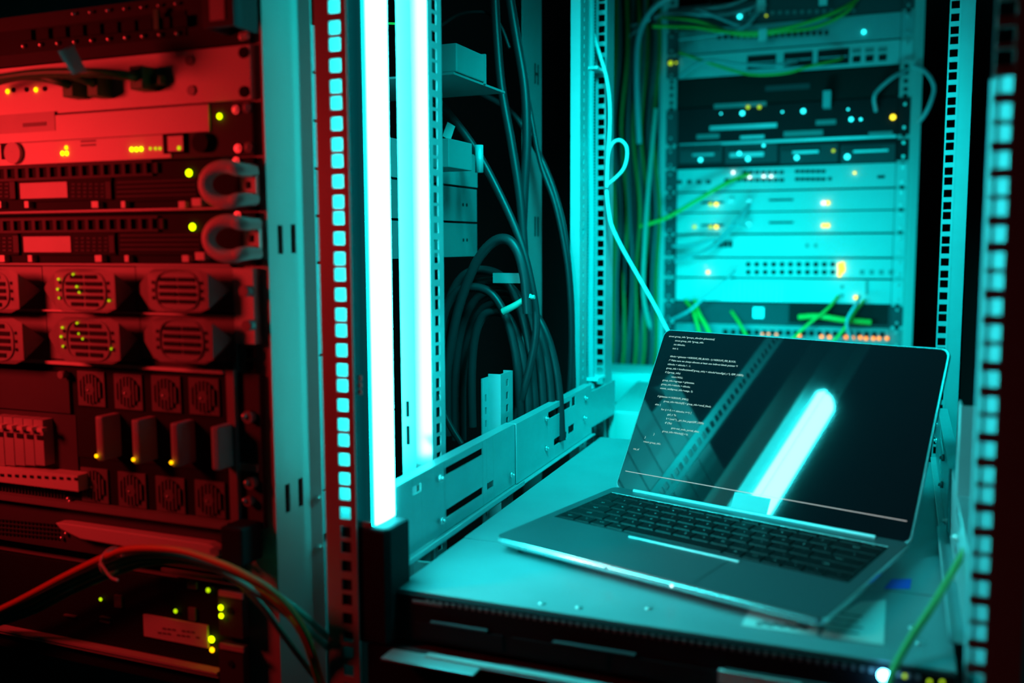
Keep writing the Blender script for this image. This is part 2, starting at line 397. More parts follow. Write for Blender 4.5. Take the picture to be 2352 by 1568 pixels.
# C: bright switch
t, zb, zt = dev('network_switch', 'bright two-tier switch with a row of yellow lights and square window, left rack', 'switch', 2, 1, .50, face='dark')
xr = at(481, 275, Y=-.004).x; zmid = at(200, 318, Y=-.004).z
B(-.789, xr, -.0048, -.0031, zmid, zt-.0006).build('upper_cover', 'red_panel', t)
xr2 = at(392, 340, Y=-.004).x
B(-.789, xr2, -.0044, -.0031, zb+.001, zmid-.0006).build('lower_fascia', 'red_panel', t)
rect_part(t, 'name_plate', 'grey', -60, 262, 126, 306, -.0053, -.0049)
rect_part(t, 'printed_mark', 'ink', 52, 281, 106, 290, -.0057, -.0054)
for i, yy in enumerate((322, 331)): rect_part(t, 'printed_mark', 'ink', 185, yy, 220, yy+4, -.0048, -.0045)
for px, py, m in ((152, 339, 'led_a'), (143, 352, 'led_y'), (153, 352, 'led_y'), (302, 343, 'led_y'), (313, 343, 'led_y'), (324, 342, 'led_y'), (345, 341, 'led_dim'), (357, 341, 'led_dim'), (367, 341, 'led_dim')):
    led(t, px, py, -.0048, .0018 if px < 330 else .0012, m)
fr = PR(374, 306, 422, 352, -.0062, -.0031); fr.build('window_frame', 'black', t)
rect_part(t, 'window', 'red_panel', 385, 312, 420, 347, -.0068, -.0063); led(t, 411, 340, -.007, .0016, 'led_dim')
q = at(35, 352, Y=-.005); MB().cyl((q.x, -.0046, q.z), (0, -1, 0), .0098, .004, 20).build('round_socket', 'grey', t)
rect_part(t, 'socket_recess', 'black', 2, 330, 22, 366, -.0052, -.0045)
q = at(466, 328, Y=-.005); MB().cyl((q.x, -.0031, q.z), (0, -1, 0), .008, .006, 18).build('knob', 'black', t)
led(t, 504, 267, -.0045, .0024, 'led_y')
for px, py in ((543, 252), (548, 341)): q = at(px, py, Y=-.004); screw(t, q.x, -.0031, q.z, .0034)
for px, py in ((567, 248), (571, 338)): q = at(px, py, Y=-.004); screw(t, q.x, -.0031, q.z, .0038, m='mid')

# D, E: twin servers with C handles
def c_handle(t, pxc, pyc):
    c = at(pxc, pyc, Y=-.018)
    pts = []
    for i in range(15):
        a = math.radians(58+i*(244/14)); pts.append((c.x+.0180*math.cos(a), -.018-.006*math.sin(PI*i/14), c.z+.0142*math.sin(a)))
    pts = [(pts[0][0]+.006, -.0035, pts[0][2]-.001)]+pts+[(pts[-1][0]+.006, -.0035, pts[-1][2]+.001)]
    MB().tube(pts, .0056, 14, 3).build('pull_handle', 'red_panel', t)
    x, z = c.x+.0115, c.z
    mb = MB().box(x-.0075, x+.0075, -.0075, -.0031, z-.0078, z-.0028).box(x-.0075, x+.0075, -.0075, -.0031, z+.0028, z+.0078).box(x-.0075, x-.0028, -.0075, -.0031, z-.0028, z+.0028).box(x+.0028, x+.0075, -.0075, -.0031, z-.0028, z+.0028)
    mb.build('latch_plate', 'red_panel', t); MB().box(x-.0029, x+.0029, -.0045, -.0032, z-.0029, z+.0029).build('latch_hole', 'void', t)
def server(k, label, dx, dy):
    t, zb, zt = dev('rack_server', label, 'server', k, 1, .4975, body='midserver', face='black', group='twin servers with C-shaped handles')
    f = MB(); 
    zv = at(200+dx, 392+dy, Y=-.0045).z
    for i in range(-6, 12):
        px = 77+dx*1+i*24.6; q0 = at(px-8, 393+dy, Y=-.0045).x; q1 = at(px+9, 393+dy, Y=-.0045).x
        f.box(at(px+9, 393, Y=-.0045).x, at(px+16.4, 393, Y=-.0045).x, -.0062, -.0031, zv-.0044, zv+.0044)
    x0 = at(-200, 393, Y=-.0045).x; x1 = at(352+dx, 393, Y=-.0045).x
    f.box(x0, x1, -.0062, -.0031, zv+.0044, zv+.0068).box(x0, x1, -.0062, -.0031, zv-.0066, zv-.0044)
    f.build('vent_grille', 'dark', t)
    for (a, b3, lab) in ((-178, 33, 1), (42, 256, 1), (264, 456, 0)):
        a += dx; b3 += dx
        fr = PR(a, 411+dy, b3, 461+dy, -.0058, -.0031); fr.build('drive_bay', 'black', t)
        if lab:
            d = rect_part(t, 'bay_label', 'grey', a+4, 419+dy, a+112, 455+dy, -.0064, -.0059)
            gm = MB()
            for j in range(4):
                for i in range(6):
                    prect(gm, a+122+i*13.4, 421+dy+j*9.2, a+130+i*13.4, 425+dy+j*9.2, -.0064, -.0057)
            gm.build('grille', 'dark', t)
            rect_part(t, 'bay_edge', 'dark', a+200, 417+dy, a+212, 456+dy, -.0066, -.0059)
        else:
            gm = MB()
            for j in range(4): prect(gm, a+4, 414+dy+j*11, a+186, 418+dy+j*11, -.0072, -.0057)
            gm.build('grille', 'dark', t)
        if b3 > 0:
            for (u, w) in ((14, 9), (b3-a-46, 15)):
                rect_part(t, 'release_latch', 'red_panel', a+u, 462+dy, a+u+w, 477+dy, -.0092, -.0031)
    led(t, 434+dx*1.0, 397+dy, -.005, .0031, 'led_y')
    rect_part(t, 'eject_tab', 'red_panel', 440+dx, 455+dy, 461+dx, 473+dy, -.011, -.0031)
    c_handle(t, 524+dx, 424+dy)
    for px, py in ((544, 371),): q = at(px+dx*.4, py+dy, Y=-.004); screw(t, q.x, -.0031, q.z, .0033)
    for yy in (.24, .355, .372, .455, .466):
        z_ = (zb+zt)/2+(.004 if yy < .3 else 0)
        if yy < .3: screw(t, -.3365, yy, z_, .0050, 'side_screw', 'bolt', (1, 0, 0))
        else: MB().cyl((-.3366, yy, z_), (1, 0, 0), .0022, .0006, 12).build('side_hole', 'void', t)
    B(-.3365, -.3345, .338, .350, zt-.016, zt-.004).build('side_latch', 'zinc', t); B(-.3365, -.3345, .338, .350, zb+.004, zb+.016).build('side_latch', 'zinc', t)
    rect_part(t, 'lip', 'mid', -40+dx, 481+dy, 520+dx, 486+dy, -.005, -.0031)
    return t
server(3, 'upper of two servers with teal-edged C-shaped pull handles, below bright switch', 0, 0)
server(4, 'lower of two servers with teal-edged C-shaped pull handles, above fan modules', 8, 124)
# printed cut-outs on server sides seen through the gap
# F: twin rows of power modules
t, zb, zt = dev('power_shelf', 'two-row shelf of snouted oval-grille modules in the red rack', 'power shelf', 5, 2, .2, face='dark', x1=-.336)
rect_part(t, 'ear_plate', 'red_panel', 537, 616, 583, 789, -.0075, .0028)
def module(t, pxl, pxr, pyt, pyb, leds, slots4):
    x0, x1, z0, z1 = rc(pxl, pyt, pxr, pyb, -.004)
    z0 += .0006; z1 -= .0006; w = x1-x0; h = z1-z0; yb, yf = -.004, -.026
    zc = (z0+z1)/2
    # snout front
    a0, a1 = at(pxl+26, (pyt+pyb)/2, Y=yf).x, at(pxl+164, (pyt+pyb)/2, Y=yf).x
    mb = MB()
    mb.box(x0, x1, yb, -.0031, z0, z1)
    f = [(a0, yf, z0+h*.12), (a1, yf, z0+h*.12), (a1, yf, z1-h*.12), (a0, yf, z1-h*.12)]
    F = [(a0+w*.08, yf-.0006, z0+h*.03), (a1-w*.08, yf-.0006, z0+h*.03), (a1-w*.08, yf-.0006, z1-h*.03), (a0+w*.08, yf-.0006, z1-h*.03)]
    front = [f[0], F[0], F[1], f[1], f[2], F[2], F[3], f[3]]
    aL = (x0, yb, zc); aR = (x1-w*.02, yb, zc)
    vs = front+[aL, aR]      # 0-7 front, 8 aL, 9 aR
    mb.add(vs, [(0,1,2,3,4,5,6,7), (3, 9, 4), (0, 7, 8), (7, 6, 5, 4, 9, 8), (0, 8, 9, 3, 2, 1)])
    mo = mb.build('power_module', 'mid', t)
    s = MB(); cx = (a0+a1)/2; sw = (a1-a0)
    n = 4 if slots4 else 5
    for i in range(n):
        zz = zc+h*(.30-.60*i/(n-1)) if n == 5 else zc+h*(.24-.48*i/3)
        k = .30 if not (n == 5 and i in (0, 4)) else .22
        s.box(cx-sw*k, cx-sw*.02, yf-.0012, yf-.0004, zz-h*.042, zz+h*.042)
        s.box(cx+sw*.02, cx+sw*k, yf-.0012, yf-.0004, zz-h*.042, zz+h*.042)
    for sd in (-1, 1):
        for i in range(3): s.box(cx+sd*sw*.40-.0011, cx+sd*sw*.40+.0011, yf-.0013, yf-.0004, zc+h*(.17-.17*i)-.0013, zc+h*(.17-.17*i)+.0013)
    s.build('vent_slots', 'void', mo)
    rim = []
    for i in range(33):
        a = 2*PI*i/32; rim.append((cx+sw*.36*math.copysign(abs(math.cos(a))**.55, math.cos(a)), yf-.0008, zc+h*.42*math.copysign(abs(math.sin(a))**.75, math.sin(a))))
    MB().tube(rim, .0007, 6, 1).build('oval_rim', 'mid', mo)
    for px, py in leds:
        q = at(px, py, Y=yf-.001); MB().sphere((q.x, yf-.001, q.z), .0010, 8, 5).build('status_led', 'led_dim', mo)
for r, (pyt, pyb, off) in enumerate(((611, 716, 0), (719, 829, 10))):
    L_ = [(134+off, 641), (132+off, 664), (136+off, 684), (168+off, 630), (176+off, 658), (182+off, 671), (250+off, 690)]
    if r: L_ = [(143, 752), (140, 773), (145, 795), (177, 742), (181, 766), (190, 778), (256, 801)]
    module(t, -122+off, 98+off, pyt, pyb, [], False)
    module(t, 100+off, 312+off, pyt, pyb, L_, False)
    module(t, 314+off, 535+off*.6, pyt, pyb, [], True)
rect_part(t, 'divider_strip', 'red_panel', -100, 714, 530, 718, -.0078, -.0031)
rect_part(t, 'divider_strip', 'red_panel', -100, 834, 510, 841, -.009, -.0031)
for px, py in ((572, 668), (578, 746)):
    q = at(px, py, Y=-.005); q = at(px, py, Y=-.010); MB().cyl((q.x, -.0076, q.z), (0, -1, 0), .0045, .010, 16).build('thumb_screw', 'mid', t)
    q = at(px-14, py-3, Y=-.0095); MB().sphere((q.x, -.0095, q.z), .0026, 8, 6).build('screw', 'bolt', t)

# G: fan and breaker chassis
t, zb, zt = dev('fan_chassis', 'tall dark chassis with two rows of four fans and grey handles, left rack', 'power chassis', 7, 3, .2, face='black', x1=-.336)
rect_part(t, 'blank_cover', 'dark', -160, 846, 158, 936, -.006, -.0031)
q = at(150, 859, Y=-.007); MB().cyl((q.x, -.006, q.z), (0, -1, 0), .0034, .007, 14).build('thumb_screw', 'mid', t); q = at(141, 858, Y=-.008); MB().sphere((q.x, -.0075, q.z), .0018, 8, 6).build('screw', 'bolt', t)
def fan(t, px, py, r):
    c = at(px, py, Y=-.006)
    w = .0158
    o = MB().box(c.x-w, c.x+w, -.005, -.0031, c.z-w, c.z+w).build('fan', 'fan', t)
    MB().cyl((c.x, -.005, c.z), (0, -1, 0), r, .0008, 28).build('fan_opening', 'void', o)
    g = MB()
    for i in range(-3, 4):
        x = i*r/3.5; hh = math.sqrt(max(0, r*r-x*x))
        if abs(x) < r*.35:
            k = math.sqrt((r*.4)**2-x*x); g.box(c.x+x-.0009, c.x+x+.0009, -.0072, -.006, c.z+k, c.z+hh).box(c.x+x-.0009, c.x+x+.0009, -.0072, -.006, c.z-hh, c.z-k)
        else: g.box(c.x+x-.0009, c.x+x+.0009, -.0072, -.006, c.z-hh, c.z+hh)
    g.build('fan_guard', 'fan', o)
    hb = MB().cyl((c.x, -.0058, c.z), (0, -1, 0), r*.40, .0012, 18).build('fan_hub', 'fan', o)
    MB().sphere((c.x-.0012, -.0074, c.z-.001), .0011, 8, 5).build('hub_screw', 'bolt', o)
for px, py in ((207, 893), (292, 900), (379, 905), (466, 911)): fan(t, px, py, .0135)
for px, py in ((215, 1115), (301, 1126), (389, 1137), (480, 1147)): fan(t, px, py, .0138)
for i, (a, b3) in enumerate(((215, 262), (298, 344), (387, 438), (480, 525))):
    x0, x1, z0, z1 = rc(a+3, 958+i*8, b3, 1060+i*7, -.026)
    xm = x0+.0085
    MB().prism([(x0, -.0031), (x0, -.024), (x0+.003, -.027), (xm, -.025), (xm, -.0031)], 'z', z0, z1).build('pull_handle', 'grey', t, bevel=.0015)
for px, py in ((222, 1047), (307, 1055), (394, 1062)): led(t, px-1, py, -.0285, .0016, 'led_a')
rect_part(t, 'dark_slot', 'void', 178, 952, 520, 1066, -.0042, -.0032)
# breakers
rect_part(t, 'recess_cover', 'dark', -150, 940, 176, 1074, -.0045, -.0031)
for i in range(5):
    bx = MB(); prect(bx, -10+i*23-3, 956+i*2, -10+i*23+18, 1068, -.016, -.0046); br = bx.build('breaker', 'grey', t)
    rect_part(br, 'toggle', 'red_panel', -8+i*23, 975+i*2, 4+i*23, 984+i*2, -.022, -.0161)
    rect_part(br, 'dark_recess', 'void', -8+i*23, 992+i*2, 6+i*23, 1002+i*2, -.0168, -.0161)
rect_part(t, 'terminal_strip', 'red_panel', -150, 1073, 178, 1108, -.018, -.0031)
tm = MB()
for i in range(-4, 11): prect(tm, i*17, 1088+i*.9, i*17+8, 1094+i*.9, -.0187, -.0179)
tm.build('terminal_holes', 'black', t)
vb = MB()
for i in range(26): prect(vb, -40+i*7.4, 1116, -37+i*7.4, 1148, -.0052, -.0031)
vb.build('vent_grille', 'dark', t)
for px, py in ((155, 1146), (159, 1152)): q = at(px, py, Y=-.009); MB().sphere((q.x, -.008, q.z), .0022, 8, 6).build('screw', 'bolt', t)
rect_part(t, 'edge_strip', 'mid', 524, 850, 542, 1205, -.008, -.0031)
rect_part(t, 'lower_rail', 'mid', -150, 1158, 520, 1172, -.012, -.0031)

# right ear column with plates
t = thing('rack_ear', 'dark vertical mounting plate with screws and square hole beside the fan chassis', 'mounting plate', (-.322, -.002, UT(10)))
xa, xb = -.3345, -.3115
B(xa, xb, -.0025, .0031, UT(10)+.001, UT(7)-.001).build('plate', 'dark', t)
for px, py, r in ((572, 957, .0052), (577, 1109, .0052), (572, 1150, .0042)):
    q = at(px, py, Y=-.006); MB().cyl((q.x, -.0026, q.z), (0, -1, 0), r, .006, 18).build('thumb_screw', 'mid', t)
    MB().sphere((q.x-.0022, -.0092, q.z+.001), r*.5, 8, 6).build('screw', 'bolt', t)
rect_part(t, 'small_label', 'red_panel', 549, 1065, 592, 1082, -.0034, -.0026)
for py in (800, 832): rect_part(t, 'square_hole', 'void', 566, py, 586, py+22, -.0032, -.0024)

# H: perforated unit with a bright bezel
t, zb, zt = dev('rack_server', 'perforated dark unit with a long bright bezel strip, just above arching cables', 'server', 10, 1, .2, face='dark', x1=-.336)
gm = MB()
for j in range(4):
    for i in range(22): prect(gm, -50+i*8.6, 1188+j*10+i*.8, -45+i*8.6, 1193+j*10+i*.8, -.0042, -.0031)
gm.build('perforation', 'void', t)
bz = MB(); x0 = at(130, 1195, Y=-.012).x; x1 = at(503, 1250, Y=-.012).x
zt_, zb_ = at(130, 1197, Y=-.012).z, at(500, 1290, Y=-.012).z
bz.prism([(x0, zt_-.001), (x0+.006, zt_-.006), (x0+.03, zb_+.003), (x1-.012, zb_), (x1-.002, zb_+.004), (x1, zb_+.012), (x1-.01, zt_-.0005), (x0+.01, zt_)], 'y', -.014, -.0031)
bz.build('bezel_strip', 'red_panel', t, bevel=.001)
rect_part(t, 'edge_connector', 'black', 506, 1212, 556, 1300, -.03, -.0031, bevel=.002)
rect_part(t, 'connector_clip', 'zinc', 482, 1262, 502, 1274, -.022, -.0145)
for px, py in ((150, 1226), (140, 1236), (570, 1219)): q = at(px, py, Y=-.006); MB().sphere((q.x, -.005, q.z), .0021, 8, 6).build('screw', 'bolt', t)

# I: bottom dark server
t, zb, zt = dev('rack_server', 'black bottom-left server with pale label and green lights at its right end', 'server', 11.25, 2.2, .2, face='black', x1=-.336)
rect_part(t, 'asset_label', 'paper', 330, 1424, 476, 1474, -.0052, -.0031)
lm = MB()
for j in range(2):
    for i in range(9):
        if (i*7+j*3) % 4: prect(lm, 362+i*11, 1440+j*11+i*1.4, 370+i*11, 1444+j*11+i*1.4, -.0056, -.0051)
lm.build('label_print', 'ink', t)
for (a, b3, c3, d3) in ((502, 1362, 556, 1462), (504, 1484, 558, 1580)):
    o = rect_part(t, 'end_bracket', 'dark', a, b3, c3, d3, -.012, -.0031)
    prect(MB(), a, b3-2, c3, b3+10, -.014, -.0121).build('bracket_edge', 'red_panel', o)
    q = at((a+c3)/2, b3+40, Y=-.0125); MB().cyl((q.x, -.012, q.z), (0, -1, 0), .003, .0012, 14).build('bracket_hole', 'void', o)
for px, py, r, m in ((478, 1355, .0022, 'led_dim'), (403, 1403, .0020, 'led_dim'), (507, 1395, .0024, 'led_y'), (508, 1414, .0022, 'led_y'), (486, 1468, .0030, 'led_y'), (487, 1492, .0024, 'led_a'), (231, 1376, .0018, 'led_dim')):
    led(t, px, py, -.0148 if px > 500 else -.006, r, m)
e = MB(); a_, b_ = pa(120, 1487, -.008), pa(505, 1556, -.008)
e.box(a_.x-.12, b_.x, -.012, -.0031, b_.z+.004, b_.z+.0062); e.box(a_.x-.12, b_.x, -.010, -.0031, b_.z+.0005, b_.z+.002); e.build('trim_line', 'red_panel', t)
for (a, b3, c3, d3) in ((370, 1315, 510, 1324), (430, 1336, 450, 1352), (432, 1396, 448, 1425), (262, 1368, 278, 1395), (146, 1413, 172, 1416), (228, 1417, 250, 1420), (228, 1427, 250, 1430)):
    rect_part(t, 'front_detail', 'mid', a, b3, c3, d3, -.0055, -.0031)

# cables arching across the lower left, into the gap between the racks
CG = 'cables arching over the lower left server'
def pts_px(lst, Y): return [at(a, b, Y=Y if len(r) == 0 else r[0]) for a, b, *r in lst]
cord('orange_cable', 'orange cable on top of the arching bundle, lower left', 'cable', pts_px([(-90, 1440), (30, 1385), (150, 1322), (238, 1280), (300, 1260), (400, 1262), (480, 1284), (560, 1318), (640, 1370, -.035), (705, 1460, -.02), (745, 1590, .01)], -.045), .0030, 'orange', CG)
cord('teal_cable', 'upper teal cable of the arching bundle, running down to right', 'cable', pts_px([(-90, 1455), (60, 1385), (150, 1340), (240, 1300), (320, 1276), (420, 1280), (520, 1308), (600, 1345, -.035), (690, 1405, -.02), (770, 1480, .015)], -.038), .0028, 'teal', CG)
cord('teal_cable', 'middle teal cable of the arching bundle', 'cable', pts_px([(-90, 1455), (60, 1400), (150, 1352), (250, 1308), (330, 1284), (430, 1288), (520, 1318), (610, 1375, -.03), (700, 1440, -.015), (790, 1520, .015)], -.034), .0028, 'teal', CG)
cord('teal_cable', 'lowest teal cable, bending most steeply down to right', 'cable', pts_px([(-90, 1455), (60, 1412), (160, 1362), (260, 1318), (350, 1292), (440, 1292), (530, 1325), (600, 1390, -.03), (660, 1470, -.02), (735, 1570, .005)], -.030), .0026, 'teal', CG)
cord('yellow_cable', 'yellow-green cable under the orange one in the bundle', 'cable', pts_px([(-90, 1455), (60, 1392), (150, 1348), (245, 1302), (330, 1280), (430, 1284), (520, 1314), (610, 1362, -.03), (690, 1450, -.02), (735, 1580, .0)], -.027), .0024, 'yellow', CG)
q = at(240, 1284, Y=-.046); tie = MB(); ring = [(q.x+.0004*math.cos(a), -.038+.012*math.cos(a), q.z-.004+.011*math.sin(a)) for a in [2*PI*i/16 for i in range(17)]]
tie.tube(ring, .0016, 6, 1); tie.tube([(q.x, -.05, q.z-.002), (q.x+.012, -.052, q.z-.012), (q.x+.02, -.052, q.z-.014)], .0012, 6, 3)
tag(tie.build('cable_tie', 'white'), 'pale cable tie around the arching bundle at lower left', 'cable tie')

# ------------------------------------------------------------------ light wand
t = thing('light_wand', 'tall glowing cyan-white light wand with black handle standing beside the red post', 'light', (-.222, .03, .873))
WZ0, WZ1 = .972, 1.588
MB().prism([(-.2280, .0055), (-.2116, .0055), (-.2116, .0415), (-.2280, .0405)], 'z', WZ0, WZ1).build('housing', 'housing', t, bevel=.0015)
MB().box(-.2289, -.2281, .0075, .0375, WZ0+.004, WZ1-.006).build('side_glow_strip', 'softglow', t)  # unseen glow strip added to light the post flange behind the holes
NP = 16
prof = [(-.2115+.0030*math.sin(PI*i/NP)**.7, .0255-.0175*math.cos(PI*i/NP)) for i in range(NP+1)]
def shell(i0, i1):
    mb = MB(); rings = []
    for k in range(8):
        a = max(k-1, 0)/6*PI/2; sc = max(math.cos(a), .04); zz = WZ0 if k == 0 else WZ1-.018+.018*math.sin(a)
        rings.append([(-.2115+(x+.2115)*max(sc, .3), .0255+(y-.0255)*sc, zz) for x, y in prof[i0:i1+1]])
    n = i1-i0+1; vs = [v for r_ in rings for v in r_]
    fs = [(j*n+i, j*n+i+1, (j+1)*n+i+1, (j+1)*n+i) for j in range(len(rings)-1) for i in range(n-1)]
    return mb.add(vs, fs, True)
d_ = shell(0, 2); e_ = shell(15, NP); n0 = len(d_.v); d_.v += e_.v; d_.f += [tuple(i+n0 for i in f) for f in e_.f]; d_.sm += e_.sm
dif = d_.build('diffuser', 'diffuser', t)
shell(2, 15).build('bright_core', 'core', dif)
MB().box(-.2268, -.2120, .0418, .0434, WZ0, WZ1-.004).build('rear_glow_strip', 'core', t)  # unseen glow strip added at the wand's back to light the upright
MB().prism([(-.2395, .0030), (-.1985, .0025), (-.1945, .007), (-.1945, .040), (-.2395, .042)], 'z', .8735, WZ0-.0005).build('handle', 'black', t, bevel=.003)
MB().box(-.2372, -.209, .0030, .0040, WZ0-.0005, WZ0+.004).build('collar', 'mid', t)
for i in range(3):
    q = at(826, 868+i*16, Y=.0035); B(q.x-.002, q.x+.002, .0030, .0041, q.z-.002, q.z+.002).build('button', 'grey', t)

# ------------------------------------------------------------------ centre rack: chassis under the laptop (sagging a little on its slides)
SAG = math.atan(.025); QS = Matrix.Rotation(SAG, 4, 'X')
def chassis_xf(): return Matrix.Translation((0, .018, .918)) @ QS @ Matrix.Translation((0, -.018, -.918))
XF = chassis_xf()
t = thing('rack_server', 'wide steel-topped server chassis carrying the open laptop', 'server', (.012, .28, .874))
XL, XR = -.1975, .2225
MB(XF).box(XL, XR, .152, .600, .9165, .918).build('rear_lid', 'shelf', t)
MB(XF).box(XL, XR, .0185, .1512, .9163, .9176).build('front_lid', 'shelf', t)
MB(XF).box(XL+.0005, XR-.0005, .02, .5995, .8785, .9162).build('chassis', 'dark', t)
bz = MB(XF); bz.box(XL, XR, .0145, .0198, .8775, .9162); bz.build('bezel', 'black', t, bevel=.0012)
gm = MB(XF)
for i in range(64): gm.box(XL+.03+i*.0058, XL+.0328+i*.0058, .0138, .0144, .9105, .9135)
gm.build('vent_row', 'mid', t)
gm = MB(XF); gm.box(XL+.018, XL+.045, .0136, .0144, .9095, .912).build('release_tab', 'mid', t)
for (a, b3) in ((XL+.035, XL+.085), (XL+.14, XL+.205), (XL+.27, XL+.35)):
    MB(XF).box(a, b3, .0105, .0144, .8955, .8975).build('drive_handle', 'dark', t, bevel=.0006)
for i in range(5):
    MB(XF).box(XL+.02+i*.085, XL+.098+i*.085, .0128, .0144, .881, .8945).build('drive_bay', 'black', t, bevel=.0008)
def onlid(px, py): 
    d = CR*((px-1176)/FPX)+CU*((784-py)/FPX)+CF
    n_ = QS.to_3x3() @ Vector((0, 0, 1)); p0 = Vector((0, .018, .918))
    return CAM+d*((p0-CAM).dot(n_)/d.dot(n_))
def lidlocal(px, py): return XF.inverted() @ onlid(px, py)
def sticker(name, m, corners, lab, h=.0004, zz=.9177, cat='label'):
    ps = [lidlocal(*c_) for c_ in corners]; mb = MB(XF)
    mb.prism([(q_.x, q_.y) for q_ in ps], 'z', zz, zz+h); return mb.build(name, m, t)
sticker('paper_label', 'paper', [(1703, 1436), (1876, 1458), (1884, 1428), (1724, 1393)], None)
sticker('paper_label', 'paper', [(1886, 1460), (2030, 1480), (2035, 1377), (1975, 1382), (1902, 1426)], None)
pm = MB(XF)
for i in range(9):
    q = lidlocal(1745+i*13, 1432+i*1.2-3*(i % 2)); pm.box(q.x-.0022, q.x+.002, q.y-.004, q.y+.002, .9181, .9183)
for j in range(4):
    q = lidlocal(1920+(j % 2)*9, 1448-j*13); pm.box(q.x-.006, q.x+.016, q.y-.0012, q.y+.0012, .9181, .9183)
pm.build('label_print', 'ink', t)
sticker('blue_sticker', 'blue', [(2030, 1352), (2090, 1352), (2094, 1330), (2048, 1330)], None, zz=.918)
for px, py in ((2096, 1440), (2112, 1475), (1490, 1396), (1245, 1385), (1330, 1394)):
    q = lidlocal(px, py); MB(XF).cyl((q.x, q.y, .9177), (0, 0, 1), .0034, .0012, 14, r2=.002).build('screw', 'bolt', t)
for yy in (.25, .42): MB(XF).cyl((XL-.0002, yy, .905), (-1, 0, 0), .0045, .0035, 14).build('side_stud', 'bolt', t)
# front strip and labels of the unit below
t2 = thing('rack_server', 'lowest unit below the laptop chassis, with cyan-lit metal ledges at the bottom edge', 'server', (.012, .2, .826))
B(-.214, .2195, .0065, .52, .828, .8715).build('chassis', 'dark', t2)
B(-.216, .2215, .0035, .0064, .828, .8728).build('front_panel', 'black', t2)
q0, q1 = at(880, 1500, Y=-.012), at(1092, 1548, Y=-.012)
B(q0.x, q1.x, -.016, .0034, q1.z-.0004, q1.z+.0014).build('ledge', 'zinc', t2, bevel=.0004)
q0, q1 = at(1052, 1514, Y=-.004), at(1480, 1612, Y=-.004)
B(q0.x, q1.x+.10, -.004, .0034, q0.z-.0052, q0.z-.004).build('ledge', 'zinc', t2)
B(-.16, .02, -.003, .0034, .8735, .8748).build('red_edge', 'post', t2)
x0, x1, z0, z1 = rc(1648, 1502, 1840, 1542, .006)
tt = MB(XF); tt.box(x0+.0, x1, .0095, .0127, .8865, .8965); tt.build('front_label', 'paper', t)
q = at(2030, 1552, Y=.008); MB().sphere((q.x, .0085, q.z), .0038, 12, 8, (1, .7, 1)).build('power_led', 'led_b', t)
for px, py in ((2078, 1553), (2135, 1566), (2164, 1567)): q = at(px, py, Y=.009); MB().sphere((q.x, .0095, q.z), .0013, 8, 5).build('status_led', 'led_dim', t)

# slide rails
def rail(name, label, sgn, x, y0, y1, z0, z1, split):
    t = thing(name, label, 'slide rail', (x, (y0+y1)/2, z0), 'slide rails beside the chassis')
    xf = Matrix.Translation((0, y0, z0)) @ Matrix.Rotation(math.atan(.021), 4, 'X') @ Matrix.Translation((0, -y0, -z0))
    s_ = sgn      # +1: inner face looks toward +x
    def bx(mb, a, b3, ya, yb, za, zb): mb.box(x+s_*a, x+s_*b3, ya, yb, za, zb)
    def plate(mb, ya, yb, off, slots):
        za, zb = z0+.002, z1-.0012
        ys = sorted({ya, yb} | {v for q_ in slots for v in q_[:2] if ya < v < yb})
        for a, b3 in zip(ys, ys[1:]):
            z = za
            for (sa, sb, sz, sh) in sorted((q_ for q_ in slots if q_[0] <= a+1e-9 and q_[1] >= b3-1e-9), key=lambda q_: q_[2]):
                if sz-sh/2 > z: bx(mb, off-.0016, off, a, b3, z, sz-sh/2)
                z = sz+sh/2
            bx(mb, off-.0016, off, a, b3, z, zb)
    h = z1-z0
    f = MB(xf)
    plate(f, y0, split, 0, [(y0+.034, y0+.050, z1-.0125, .007), (y0+.0965, y0+.187, z1-.011, .0072), (y0+.0985, y0+.186, z0+.0185, .0078), (y0+.197, y0+.214, z0+.019, .007)])
    bx(f, -.012, 0, y0, split, z1-.0014, z1); bx(f, -.002, .010, y0, split, z0, z0+.0014); bx(f, .0086, .010, y0, split, z0, z0+.006)
    f.build('front_section', 'zinc', t, bevel=.0004)
    r_ = MB(xf); 
    plate(r_, split-.004, y1, .0022, [(split+.10, split+.185, z1-.011, .0085), (split+.19, split+.205, z1-.010, .012), (split+.12, split+.17, z0+.022, .0085), (split+.175, split+.2, z0+.026, .010)])
    bx(r_, -.009, .0022, split-.004, y1, z1-.0014, z1+.0002); bx(r_, .0006, .008, split-.004, y1, z0, z0+.0014)
    r_.build('rear_section', 'zinc', t, bevel=.0004)
    for yy, zz in ((y0+.083, z1-.0125), (y0+.0845, z0+.017), (split-.022, z0+.0175), (split+.09, z1-.012), (split+.09, z0+.022), (y1-.03, z1-.014), (y1-.035, z0+.03)):
        b = MB(xf); b.cyl((x+s_*.0024, yy, zz), (s_, 0, 0), .0036, .0024, 12).cyl((x+s_*.0048, yy, zz), (s_, 0, 0), .0022, .0022, 10, r2=.0012); b.build('bolt', 'bolt', t)
    B(x-.003 if s_ > 0 else x-.0, x if s_ > 0 else x+.003, y1-.004, .7236, z0+.02, z1).build('end_bracket', 'zinc', t)
    return t
rail('slide_rail', 'left steel slide rail running from the light wand to the rear post', 1, -.2125, .046, .60, .924, .9945, .325)
rail('slide_rail', 'right steel slide rail at the far right of the chassis, behind the laptop edge', -1, .2290, .046, .60, .926, .988, .30)
# cable between: small bracket pieces under left rail
tag(MB().box(-.2235, -.208, .100, .1015, .80, .912).box(-.2235, -.222, .1015, .13, .80, .912).build('bracket_foot', 'zinc'), 'short metal bracket showing in the gap below left slide rail', 'bracket')

